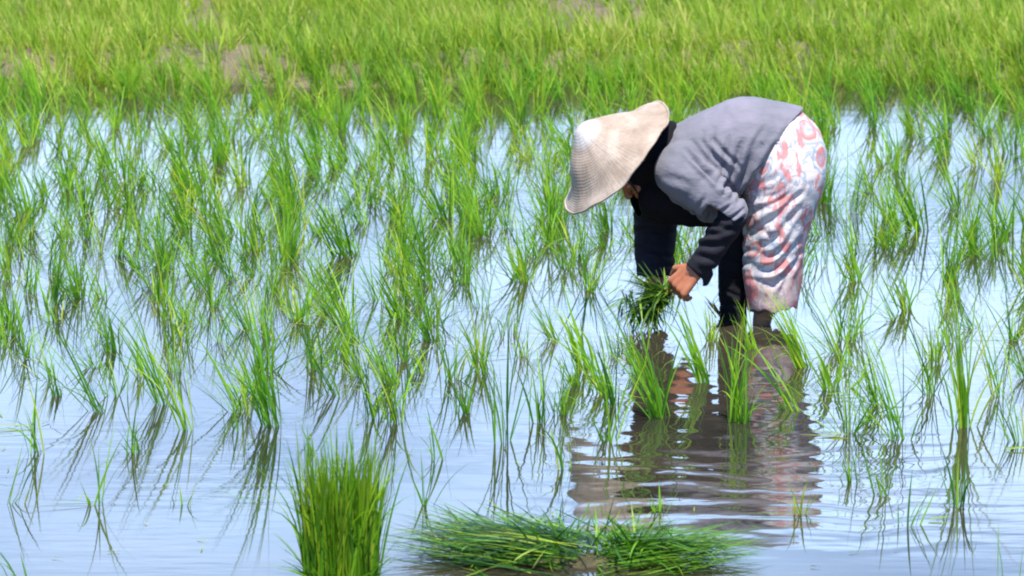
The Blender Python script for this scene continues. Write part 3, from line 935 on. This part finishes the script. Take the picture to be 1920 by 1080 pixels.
def build_leggings():
    bm = bmesh.new(); c = capsule
    c(bm, at(1466, 330, .09), at(1384, 446, .07), 0.095, 0.070)
    c(bm, at(1384, 446, .07), at(1374, 520, .05), 0.068, 0.056)
    c(bm, at(1374, 520, .05), at(1376, 650, .03), 0.054, 0.046)
    me = solid(bm, 0.006, 6)
    P = co_of(me)
    displace(me, creases(P, [(1345, 480, 1400, 490, 4, .006), (1345, 520, 1400, 512, 4, .006), (1345, 548, 1400, 556, 4, .005), (1345, 575, 1400, 570, 4, .005)]) + 0.004 * nz3(P, (20, 20, 14)))
    P = co_of(me)
    cut(me, P[:, 2] > -0.02)
    o = link('legging', me, M['legging'], person); solidify(o, 0.003)
    bm = bmesh.new()
    c(bm, at(1474, 330, -.06), at(1448, 470, -.05), 0.075, 0.056)
    c(bm, at(1448, 470, -.05), at(1432, 560, -.06), 0.058, 0.050)
    c(bm, at(1432, 560, -.06), at(1428, 620, -.06), 0.050, 0.044)
    me = solid(bm, 0.006, 6)
    P = co_of(me)
    displace(me, 0.005 * nz3(P, (20, 20, 26)))
    P = co_of(me); px = to_px(P)
    cut(me, px[:, 1] < 588 + 2 * np.sin(px[:, 0] / 5))
    M['wet'] = cloth_material('wet_grey_legging', (0.03, 0.034, 0.042), (0.09, 0.09, 0.09))
    o = link('legging', me, M['wet'], person); solidify(o, 0.003)
    o['label'] = 'grey muddy legging of the nearer leg'
build_leggings()

def build_scarf_and_shade():
    bm = bmesh.new(); c = capsule
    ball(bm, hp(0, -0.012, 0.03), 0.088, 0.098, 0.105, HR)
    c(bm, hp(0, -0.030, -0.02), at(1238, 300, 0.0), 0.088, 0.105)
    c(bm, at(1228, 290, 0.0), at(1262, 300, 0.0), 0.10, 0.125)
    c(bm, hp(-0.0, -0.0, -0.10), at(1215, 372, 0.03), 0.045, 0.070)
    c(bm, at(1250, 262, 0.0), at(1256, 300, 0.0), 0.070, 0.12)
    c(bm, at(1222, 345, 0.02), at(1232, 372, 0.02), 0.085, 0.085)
    c(bm, at(1232, 365, 0.0), at(1300, 385, 0.0), 0.092, 0.078)  # black carried over the chest stands for shade under the torso
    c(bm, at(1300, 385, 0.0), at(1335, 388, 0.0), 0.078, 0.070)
    me = solid(bm, 0.006, 6)
    P = co_of(me)
    displace(me, 0.006 * nz3(P, (14, 14, 14)) + 0.003 * nz3(P, (40, 40, 40)))
    P = co_of(me)
    q = P - np.array(hp(0, 0.11, -0.025))
    loc = np.stack([q @ np.array(side_h), q @ np.array(face_d), q @ np.array(up_h)], -1)
    hole = (loc[:, 0] / 0.060) ** 2 + (loc[:, 2] / 0.080) ** 2 + (loc[:, 1] / 0.09) ** 2 < 1
    cut(me, ~hole)
    o = link('headscarf_and_chest_shade', me, M['scarf_shade'], person); solidify(o, 0.003)
build_scarf_and_shade()
build_hat(person)

# ------------------------------------------------------------------ rice clumps
LEAN_AZ = math.pi                                  # blades mostly lean to the left (towards -X)
def clump_data(rng, n, h, spread, lean=0.25, width=0.0062, seg=6, floaters=0):
    base = np.stack([rng.normal(0, 0.016, n), rng.normal(0, 0.016, n), np.full(n, -0.03)], -1)
    az = rng.uniform(0, 2 * math.pi, n)
    le = np.abs(rng.normal(0, spread, n))
    # add the prevailing lean as a vector sum
    vx = np.sin(le) * np.cos(az) + math.sin(lean) * math.cos(LEAN_AZ)
    vy = np.sin(le) * np.sin(az)
    az = np.arctan2(vy, vx); le = np.arcsin(np.clip(np.hypot(vx, vy), 0, 0.93))
    ln = h * rng.uniform(0.38, 1.08, n)
    cu = np.abs(rng.normal(0.15, 0.33, n))
    cu = np.where(rng.random(n) < 0.17, cu + rng.uniform(0.8, 2.0, n), cu)
    parts = [blades(base, az, ln, le, cu, width * rng.uniform(0.6, 1.25, n), seg=seg, sway=0.05, rng=rng)]
    if floaters:                                   # old leaves lying on the water
        k = floaters
        az2 = rng.choice([0.0, math.pi], k) + rng.normal(0, 0.25, k)
        b2 = np.stack([rng.normal(0, 0.01, k), rng.normal(0, 0.02, k), np.full(k, 0.006)], -1)
        parts.append(blades(b2, az2, rng.uniform(0.12, 0.26, k), np.full(k, math.pi / 2 - 0.03), np.full(k, 0.03), 0.008, face=math.pi / 2, rng=rng, old=np.full(k, 0.5)))
    return merge(parts)
VARS = []
for i in range(48):
    rng = np.random.default_rng(100 + i)
    n = int(rng.integers(14, 36))
    v, f, t = clump_data(rng, n, rng.uniform(0.22, 0.37), rng.uniform(0.18, 0.52), rng.uniform(-0.15, 0.50), rng.uniform(.0044, .0068), floaters=int(rng.random() < 0.12))
    me = mesh_np('rice_plant', v, f, tint=t); me.materials.append(M['rice'])
    VARS.append(me)

def base_plant(me, p, rz, s, label, group):
    o = bpy.data.objects.new('rice_plant', me); COL.objects.link(o)
    o.location = p; o.rotation_euler = (0, 0, rz); o.scale = (s, s, s)
    tag(o, label, 'rice plant', group)
    return o

# foreground plants, one by one: (px, py of the foot, height px, lean (+left), spread, blades, label)
FG = [
 (112, 742, 70, .05, .16, 9, 'short dark tight rice tuft in open water at the lower left'),
 (192, 772, 190, .42, .16, 12, 'long rice plant leaning up to the left beside a short dark tuft'),
 (312, 758, 250, .30, .20, 14, 'tall slanting rice plant left of the dense dark footed clump'),
 (352, 806, 210, .26, .12, 9, 'bright narrow rice plant with a yellowish foot'),
 (508, 800, 260, .22, .22, 26, 'thick clump with a dark foot, standing above the upright seedling bunch'),
 (440, 806, 100, .05, .10, 4, 'tiny thin sprig just left of the thick dark footed clump'),
 (628, 742, 150, .45, .2, 8, 'loose leaning rice plant right of the thick dark footed clump'),
 (700, 784, 170, .05, .15, 10, 'slim upright rice plant above the right edge of the upright bunch'),
 (738, 794, 200, .12, .3, 15, 'spreading pale rice plant behind and right of the upright bunch'),
 (868, 776, 80, .0, .2, 14, 'short bushy rice tuft with a straight dark reflection near the middle'),
 (946, 830, 230, .05, .16, 10, 'tall narrow rice plant with a long reflection above the lying seedlings'),
 (1012, 792, 160, .0, .12, 9, 'upright rice plant between the tall narrow one and the hat reflection'),
 (1140, 830, 150, .0, .22, 9, 'pale thin rice plant at the left edge of the farmer\'s reflection'),
 (1238, 782, 190, .18, .2, 24, 'dense yellow-green rice clump standing in the farmer\'s dark reflection'),
 (1322, 716, 175, .14, .14, 16, 'bright rice clump right in front of the farmer\'s hand and knee'),
 (1336, 640, 78, .05, .22, 14, 'small yellowed rice tuft at the foot of the farmer\'s black legging'),
 (1410, 655, 95, .15, .25, 16, 'low bright rice tuft hiding the farmer\'s nearer ankle'),
 (1384, 792, 170, -.02, .12, 28, 'thick tall rice clump in the reflection below the farmer\'s legs'),
 (1512, 690, 165, .30, .09, 22, 'broad bright rice clump slanting in front of the farmer\'s feet'),
 (1492, 772, 150, .42, .12, 5, 'sparse stalks slanting up left, below the broad bright clump'),
 (1592, 812, 190, .05, .42, 18, 'sprawling rice plant with crossing bent blades right of the reflection'),
 (1690, 822, 200, .25, .32, 18, 'wide rice plant just right of the sprawling one with crossing blades'),
 (1806, 800, 300, .02, .16, 22, 'tallest rice clump at the right with a long striped reflection'),
 (1872, 742, 170, .15, .25, 12, 'mid-sized rice plant right of the tallest clump on the right'),
 (1498, 964, 90, .0, .35, 5, 'lone low sprig with two leaves floating flat on open water'),
 (1655, 930, 130, .1, .22, 6, 'thin faint rice plant standing in open water at the lower right'),
 (1798, 950, 150, .0, .14, 7, 'thin rice plant directly below the tallest clump on the right'),
 (1240, 958, 60, .0, .25, 8, 'small pale tuft among the ripples of the farmer\'s reflection'),
 (182, 946, 150, .02, .18, 6, 'thin V-shaped rice plant with a leaf floating at its foot'),
 (22, 944, 120, -.25, .12, 5, 'thin rice plant leaning right at the left edge of the water'),
 (344, 948, 70, .0, .06, 3, 'two short bare stems alone in open water'),
 (784, 948, 120, .05, .2, 6, 'dark thin V-shaped stems right of the upright seedling bunch'),
 (50, 1098, 150, .25, .16, 4, 'few dark stems rising from the bottom left corner'),
 (1886, 1100, 150, .0, .08, 3, 'two thin stems rising from the bottom right corner'),
 (150, 1120, 60, .1, .9, 4, 'bent pair of leaves at the bottom edge left of the bunch'),
 (404, 1108, 70, .0, .1, 2, 'single pair of upright tips at the bottom edge beside the bunch'),
 (905, 700, 130, .2, .3, 13, 'leaning rice plant above the short bushy tuft near the middle'),
 (1095, 690, 150, .25, .10, 16, 'bright slanting rice clump left of the bunch in the farmer\'s hand'),
 (1560, 730, 120, .1, .35, 12, 'low tangled rice plant just right of the broad bright slanting clump'),
 (1640, 760, 170, .2, .3, 14, 'loose rice plant behind the sprawling one, right of the farmer\'s feet'),
 (1745, 740, 190, .15, .25, 14, 'upright rice plant between the wide plant and the tallest clump'),
 (1905, 830, 170, .2, .2, 10, 'rice plant cut by the right edge beside the tallest clump'),
 (1600, 905, 110, .1, .2, 7, 'thin sprig below the sprawling plant in open water at the right'),
 (1700, 985, 120, -.1, .2, 6, 'faint thin plant lowest of those at the lower right'),
 (1060, 880, 150, .05, .12, 7, 'thin upright plant left of the hat reflection'),
 (250, 850, 110, .1, .18, 7, 'thin low plant below the tall slanting plants at the left'),
 (70, 850, 150, .1, .18, 8, 'loose plant at the left edge just above open water'),
 (590, 850, 90, .1, .2, 6, 'small thin plant right behind the upright seedling bunch'),
 (820, 860, 110, .05, .15, 6, 'thin pale sprig below the short bushy tuft'),
 (1150, 760, 160, .2, .22, 14, 'leafy rice plant left of the farmer\'s dark reflection'),
 (1200, 700, 130, .3, .25, 12, 'rice plant directly under the bundle held by the farmer'),
 (800, 700, 90, .3, .2, 7, 'small leaning rice plant left of the short bushy tuft'),
]
FG_PTS = []
for (px, py, hpx, le, spd, nb, lab) in FG:
    p = ground(px, py)
    scale = FPX / (p - CAM).length
    h = 1.18 * hpx / scale / max(0.5, math.cos(le)) * 1.02
    rng = np.random.default_rng(int(px * 7 + py))
    wd = 0.0066 if nb < 20 else 0.0078
    if 'broad bright' in lab or 'bright slanting' in lab or 'right in front' in lab: wd = 0.0100
    fl = 2 if ('floating' in lab) else 0
    v, f, t = clump_data(rng, int(nb * 1.35) if nb > 6 else nb + 1, h, spd, le, wd, seg=8, floaters=fl)
    if 'bright' in lab: t[:, 0] = 0.45 + 0.5 * t[:, 0]
    elif 'dark' in lab: t[:, 0] = 0.5 * t[:, 0]
    if 'yellowed' in lab: t[:, 0] = 0.8 + 0.2 * t[:, 0]
    me = mesh_np('rice_plant', v, f, tint=t); me.materials.append(M['rice'])
    base_plant(me, p, 0, 1, lab, 'rice plants standing in the flooded field')
    FG_PTS.append(p)

# rows of transplanted rice filling the flooded field
cands = []
rr = random.Random(5)
row = 0
Y = -3.2
while Y < SHORE - 0.05:
    step = 0.235 if Y < 1.0 else 0.19
    x = -3.6 + 0.1 * math.sin(row * 2.1)
    while x < 3.8:
        px_ = x + rr.gauss(0, 0.07); py_ = Y + rr.gauss(0, 0.07)
        p = Vector((px_, py_, 0))
        X_, Y_ = project(p)
        x += 0.235 if Y < 1.0 else 0.205
        # planted density: the nearer water is hardly planted yet
        if Y_ > 800: continue
        if Y_ > 710 and rr.random() < 0.42: continue
        if X_ > 1540 and rr.random() < 0.28: continue
        if rr.random() < 0.15: continue
        if any((p - q).length < 0.12 for q in FG_PTS): continue
        # clear of the farmer
        if 1180 < X_ < 1545 and 560 < Y_ < 760: continue
        if 1120 < X_ < 1560 and 540 < Y_ < 640: continue
        if (p - Vector((0.85, 0, 0))).length < 0.36: continue
        # plants just behind the farmer fewer (footprints)
        cands.append((p, X_, Y_))
    Y += step; row += 1
inview = [c for c in cands if -60 < c[1] < 1980]
outview = [c for c in cands if not (-60 < c[1] < 1980)]
inview.sort(key=lambda c: c[0].y)
NEAR = inview[:262]
FAR = inview[262:] + outview
ROWS = [(645, 'front'), (560, 'second'), (490, 'middle'), (430, 'fourth'), (-1, 'rear')]
COLS = [(150, 'at the left edge'), (400, 'above the slanting plants'), (560, 'above the thick dark-footed clump'), (760, 'above the upright bunch'),
        (960, 'above the lying heap'), (1180, 'below the hat'), (1330, 'behind the held bundle'), (1560, 'behind the legs'), (1740, 'right of the sarong'), (9999, 'at the right edge')]
ORD = ['first', 'second', 'third', 'fourth', 'fifth', 'sixth', 'seventh', 'eighth', 'ninth', 'tenth', 'eleventh', 'twelfth', 'thirteenth', 'fourteenth', 'fifteenth', 'sixteenth']
cells = {}
for k, (p, X_, Y_) in enumerate(NEAR):
    r_ = next(n for l, n in ROWS if Y_ > l); c_ = next(n for l, n in COLS if X_ < l)
    cells.setdefault((r_, c_), []).append(k)
for (r_, c_), ks in cells.items():
    ks.sort(key=lambda k: NEAR[k][1])
    for q, k in enumerate(ks):
        p = NEAR[k][0]
        vi = rr.randrange(len(VARS)); me = VARS[vi]; s_ = rr.uniform(0.80, 1.12)
        hh = max(v_.co.z for v_ in me.vertices) * s_
        look = ('tall' if hh > .30 else 'short' if hh < .22 else 'mid-sized') + (' thick' if len(me.polygons) > 280 else ' thin' if len(me.polygons) < 190 else '')
        lab = '%s rice plant, %s from left in the %s band %s' % (look, ORD[q] if q < 16 else 'last', r_, c_)
        base_plant(me, p, rr.uniform(-0.6, 0.6), s_, lab, 'rice plants standing in the flooded field')

def scatter(points, rng, n_lo, n_hi, h_lo, h_hi, spread, lean, width, seg=4, zf=None):
    parts = []
    B, AZ, LN, LE, CU, W, T = [], [], [], [], [], [], []
    for (x, y) in points:
        n = int(rng.integers(n_lo, n_hi)); h = rng.uniform(h_lo, h_hi); s = rng.uniform(*spread); l0 = rng.uniform(*lean)
        z = zf(x, y) if zf else -0.02
        az = rng.uniform(0, 2 * math.pi, n); le = np.abs(rng.normal(0, s, n))
        vx = np.sin(le) * np.cos(az) - math.sin(l0); vy = np.sin(le) * np.sin(az)
        B.append(np.stack([x + rng.normal(0, .014, n), y + rng.normal(0, .014, n), np.full(n, z)], -1))
        AZ.append(np.arctan2(vy, vx)); LE.append(np.arcsin(np.clip(np.hypot(vx, vy), 0, .93)))
        LN.append(h * rng.uniform(.5, 1.1, n)); CU.append(np.abs(rng.normal(.2, .35, n)))
        W.append(width * rng.uniform(.6, 1.3, n)); T.append(np.clip(rng.normal(0, .22, n) + rng.uniform(.25, .8) + .25 * noise.noise(Vector((x * .8, y * .8, 0))), 0, 1))
    B, AZ, LN, LE, CU, W, T = map(np.concatenate, (B, AZ, LN, LE, CU, W, T))
    return blades(B, AZ, LN, LE, CU, W, tint=T, seg=seg, sway=.04, rng=rng)

rng = np.random.default_rng(31)
v, f, t = scatter([(c[0].x, c[0].y) for c in FAR], rng, 14, 30, .18, .31, (.18, .52), (-.1, .45), .0058)
me = mesh_np('rice_plants', v, f, tint=t)
o = link('distant_rice', me, M['rice'])
tag(o, 'far rows of young rice merging into one green mass below the bank', 'rice', kind='stuff')

# the bank and the field beyond: thick yellow-green grass with bare earth showing through
def gz1(x, y): return float(gz(np.array([x]), np.array([y]))[0])
pts = []
rng = np.random.default_rng(77)
while len(pts) < 8800:
    x = rng.uniform(-4.6, 4.8); y = SHORE - 0.45 + rng.random() * 5.6
    if y < SHORE - 0.05 and x > 1.15 and rng.random() < 0.85: continue
    if y < SHORE - 0.1 and rng.random() < 0.62 + 0.8 * (SHORE - 0.1 - y): continue
    # bare patches
    b = noise.noise(Vector((x * 1.1, y * 0.9, 3.1)))
    b += 0.25 * math.exp(-((y - SHORE - 1.1) / 0.35) ** 2) + 0.3 * max(0, y - SHORE - 2.6) / 2
    if b > 0.28 and rng.random() < 0.62: continue
    if rng.random() < 0.12 * (y - SHORE): continue
    pts.append((x, y))
v, f, t = scatter(pts, rng, 8, 15, .09, .26, (.2, .55), (-.05, .35), .0066, seg=3, zf=lambda x, y: max(gz1(x, y), -0.01) - 0.01)
me = mesh_np('grass', v, f, tint=t)
o = link('bank_grass', me, M['grass'])
tag(o, 'thick yellow-green grass covering the bank and the field beyond', 'grass', kind='stuff')

# ------------------------------------------------------------------ seedling bunches
def upright_bunch():
    p = ground(640, 1092)
    rng = np.random.default_rng(3)
    n = 520
    sc_ = FPX / (p - CAM).length
    hw = 70 / sc_
    r = np.sqrt(rng.random(n)); a = rng.uniform(0, 2 * math.pi, n)
    bx, by = r * np.cos(a) * hw, r * np.sin(a) * hw * 0.8
    base = np.stack([bx, by, np.full(n, -0.02)], -1)
    az = np.arctan2(by, bx) + rng.normal(0, 1.6, n)
    le = np.abs(r * 0.02 + rng.normal(0, .075, n))
    ln = 290 / sc_ * np.clip(rng.normal(.84, .14, n), .5, 1.16)
    cu = np.abs(rng.normal(0.02, .14, n)) + (rng.random(n) < .10) * rng.uniform(.5, 1.6, n)
    tint = np.clip(rng.normal(.72, .34, n), 0, 1)
    A = blades(base, az, ln, le, cu, 0.0078 * rng.uniform(.7, 1.3, n), tint=tint, seg=7, sway=.02, rng=rng)
    # loose leaves spreading round the foot
    k = 46
    az2 = rng.uniform(0, 2 * math.pi, k)
    b2 = np.stack([np.cos(az2) * hw * .8, np.sin(az2) * hw * .6, np.full(k, .01)], -1)
    Bq = blades(b2, az2, rng.uniform(.07, .20, k), rng.uniform(.5, 1.2, k), rng.uniform(.1, .8, k), .007, seg=6, rng=rng)
    me = mesh_np('seedling_bunch', *merge([A, Bq])[:2], tint=merge([A, Bq])[2])
    o = link('seedling_bunch', me, M['bunch'], loc=p)
    tag(o, 'dense upright bunch of rice seedlings standing in the water at the front', 'seedling bunch', 'seedling bunches left in the water')
    bm = bmesh.new()
    ball(bm, Vector((0, 0, 0.0)), hw * .92, hw * .75, 0.035)
    m2 = bpy.data.meshes.new('root_ball'); bm.to_mesh(m2); bm.free()
    displace(m2, 0.010 * nz3(co_of(m2), (30, 30, 30)))
    link('root_ball', m2, M['rootmud'], o)
upright_bunch()

def lying_bunch(x0, y0, x1, y1, n, hx, hy, label, seed, fan, tip_h, dir_sign, bushy=0, mat=None):
    """heap of seedlings lying on the water; roots at one end, tips at the other"""
    a, b = ground(x0, y0), ground(x1, y1)       # root end, tip end
    rng = np.random.default_rng(seed)
    d = (b - a); L_ = d.length; az0 = math.atan2(d.y, d.x)
    u = rng.random(n)
    off = rng.normal(0, hy, n)
    s = u * L_ * 0.60
    bz = rng.random(n) ** 0.8 * hx * (1 - 0.3 * u) * np.exp(-(off / (hy * 1.6)) ** 2)
    base = np.stack([s * math.cos(az0) - off * math.sin(az0), s * math.sin(az0) + off * math.cos(az0), bz], -1)
    az = az0 + rng.normal(0, fan, n) + np.where(rng.random(n) < .22, rng.normal(0, 1.1, n), 0)
    ln = L_ * rng.uniform(.38, .62, n)
    le = np.clip(math.pi / 2 - rng.uniform(0.0, tip_h, n), .3, 1.62)
    cu = rng.uniform(.0, .45, n) * (bz > .02) + 0.0
    tint = np.clip(np.where(rng.random(n) < .3, rng.normal(.75, .2, n), rng.normal(.16 if dir_sign < 0 else .35, .2, n)), 0, 1)  # mostly dark blades stand for shadowed gaps between the leaves
    A = blades(base, az, ln, le, cu, .0095 * rng.uniform(.6, 1.3, n), tint=tint, seg=7, sway=.16, rng=rng)
    parts = [A]
    if bushy:
        k = bushy
        b2 = np.stack([rng.normal(L_ * .2 * math.cos(az0), .06, k), rng.normal(L_ * .2 * math.sin(az0), .04, k), np.full(k, .02)], -1)
        parts.append(blades(b2, rng.uniform(0, 2 * math.pi, k), rng.uniform(.10, .2, k), rng.uniform(.3, 1.2, k), rng.uniform(.1, .9, k), .008, seg=6, rng=rng))
    for q in parts: q[0][:, 2] = np.maximum(q[0][:, 2], 0.004 + 0.002 * rng.random(len(q[0])))
    v, f, t = merge(parts)
    me = mesh_np('seedling_bunch', v, f, tint=t)
    o = link('seedling_bunch', me, mat or M['bunch'], loc=a)
    tag(o, label, 'seedling bunch', 'seedling bunches left in the water')
    bm = bmesh.new()
    for q in range(7):
        t_ = q / 6
        ball(bm, Vector((math.cos(az0) * L_ * .45 * t_ + rng.normal(0, .01), math.sin(az0) * L_ * .45 * t_ + rng.normal(0, .02) - hy * .5, -0.005)), .075, hy * 0.9, .018 + .008 * rng.random())
    me2 = solid(bm, .008, 3)
    P = co_of(me2); displace(me2, .012 * nz3(P, (28, 28, 28)) + .006 * nz3(P, (70, 70, 70)))
    link('root_ball', me2, M['rootmud'], o)
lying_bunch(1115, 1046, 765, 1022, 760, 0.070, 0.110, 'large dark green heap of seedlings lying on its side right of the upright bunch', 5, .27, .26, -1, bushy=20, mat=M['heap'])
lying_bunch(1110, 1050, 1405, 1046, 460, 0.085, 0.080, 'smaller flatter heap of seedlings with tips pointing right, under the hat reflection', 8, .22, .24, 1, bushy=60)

# bundle in the farmer's hands
def held_bundle():
    grip = at(1247, 552, -0.17)
    rng = np.random.default_rng(9)
    n = 210
    r = rng.normal(0, .012, (n, 3))
    tgt = []
    base = np.tile(np.array([0.0, 0, 0.0]), (n, 1)) + r
    az = math.pi + rng.normal(0, .75, n)
    le = rng.uniform(.75, 2.55, n)
    ln = rng.uniform(.09, .20, n)
    cu = rng.uniform(-.1, 1.0, n)
    A = blades(base, az, ln, le, cu, .0085 * rng.uniform(.7, 1.3, n), seg=6, sway=.12, rng=rng)
    m_ = 120                                         # blades hanging to the water
    base2 = np.stack([rng.uniform(-.16, -.02, m_), rng.normal(0, .03, m_), rng.uniform(-.07, .03, m_)], -1)
    B_ = blades(base2, rng.uniform(0, 6.28, m_), rng.uniform(.07, .14, m_), rng.uniform(1.7, 2.9, m_), rng.uniform(-.5, .3, m_), .008, seg=6, rng=rng)
    v, f, t = merge([A, B_])
    me = mesh_np('seedling_bundle', v, f, tint=t)
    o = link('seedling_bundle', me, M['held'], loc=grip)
    tag(o, 'loose dark green bundle of seedlings held in the farmer\'s hand above the water', 'seedling bundle')
    # wad of stems through the fist
    bm = bmesh.new()
    for k in range(14):
        a = Vector(rng.normal(0, .008, 3)); q = Vector((.045, .0, .03)) + Vector(rng.normal(0, .010, 3))
        tube(bm, [a + Vector((-.03, 0, -.01)), (a + q) / 2, q], .003, seg=5)
    me2 = bpy.data.meshes.new('stems'); bm.to_mesh(me2); bm.free()
    link('stems', me2, M['dry'], o)
held_bundle()

# dry yellow leaves by the leg, and single leaves afloat
def afloat(px, py, ln, az, label, mat, n=3, wd=.010, seed=0, lean=1.5, fan=.15):
    rng = np.random.default_rng(seed)
    base = np.stack([rng.normal(0, .01, n), rng.normal(0, .02, n), np.full(n, .006)], -1)
    v, f, t = blades(base, az + rng.normal(0, fan, n), ln * rng.uniform(.6, 1, n), np.full(n, lean), rng.uniform(0, .06, n), wd, face=az + math.pi / 2, seg=6, rng=rng)
    v[:, 2] = np.maximum(v[:, 2], .004)
    me = mesh_np('floating_leaf', v, f, tint=t)
    o = link('floating_leaf', me, mat, loc=ground(px, py))
    tag(o, label, 'floating leaf', 'leaves lying on the water')
afloat(1350, 598, .10, math.pi * .9, 'pale dry leaf scraps against the farmer\'s black legging', M['dry'], 9, .016, 1, 0.7, .7)
afloat(60, 806, .20, math.pi, 'flat green leaf afloat at the left edge below the slanting rice', M['rice'], 3, .012, 2)
afloat(500, 944, .22, math.pi * .86, 'thin bent leaf afloat left of the upright seedling bunch', M['rice'], 2, .007, 3, 1.45, .5)
afloat(1580, 818, .16, math.pi, 'bright flat leaf afloat beside the sprawling rice plant', M['rice'], 3, .014, 4)
afloat(1890, 846, .14, 0.1, 'flat green leaf afloat at the right edge of the water', M['rice'], 3, .014, 5)
afloat(1540, 742, .20, 0.0, 'dark straight leaf afloat reaching towards the sprawling rice plant', M['rice'], 2, .010, 6)
afloat(1740, 974, .10, 0.0, 'small pale leaf afloat between the two thin plants at the lower right', M['rice'], 3, .012, 7)

# leaf scraps and scum drifting on the water
rng = np.random.default_rng(55)
n = 900
gx = rng.uniform(-2.6, 2.8, n); gy = rng.uniform(-4.2, SHORE - .1, n)
keep = np.array([noise.noise(Vector((x * .9, y * .6, 7))) > -0.05 for x, y in zip(gx, gy)])
gx, gy = gx[keep], gy[keep]; n = len(gx)
v, f, t = blades(np.stack([gx, gy, np.full(n, .004)], -1), rng.uniform(0, 6.28, n), rng.uniform(.012, .07, n), np.full(n, math.pi / 2), np.zeros(n), rng.uniform(.004, .009, n), face=0.0, seg=3, rng=rng)
v[:, 2] = .004 + .002 * rng.random(len(v))
me = mesh_np('leaf_scraps', v, f, tint=t)
o = link('leaf_litter', me, M['dry']); me.materials.clear(); me.materials.append(M['grass'])
tag(o, 'small scraps of cut leaf drifting on the paddy water', 'leaf litter', kind='stuff')
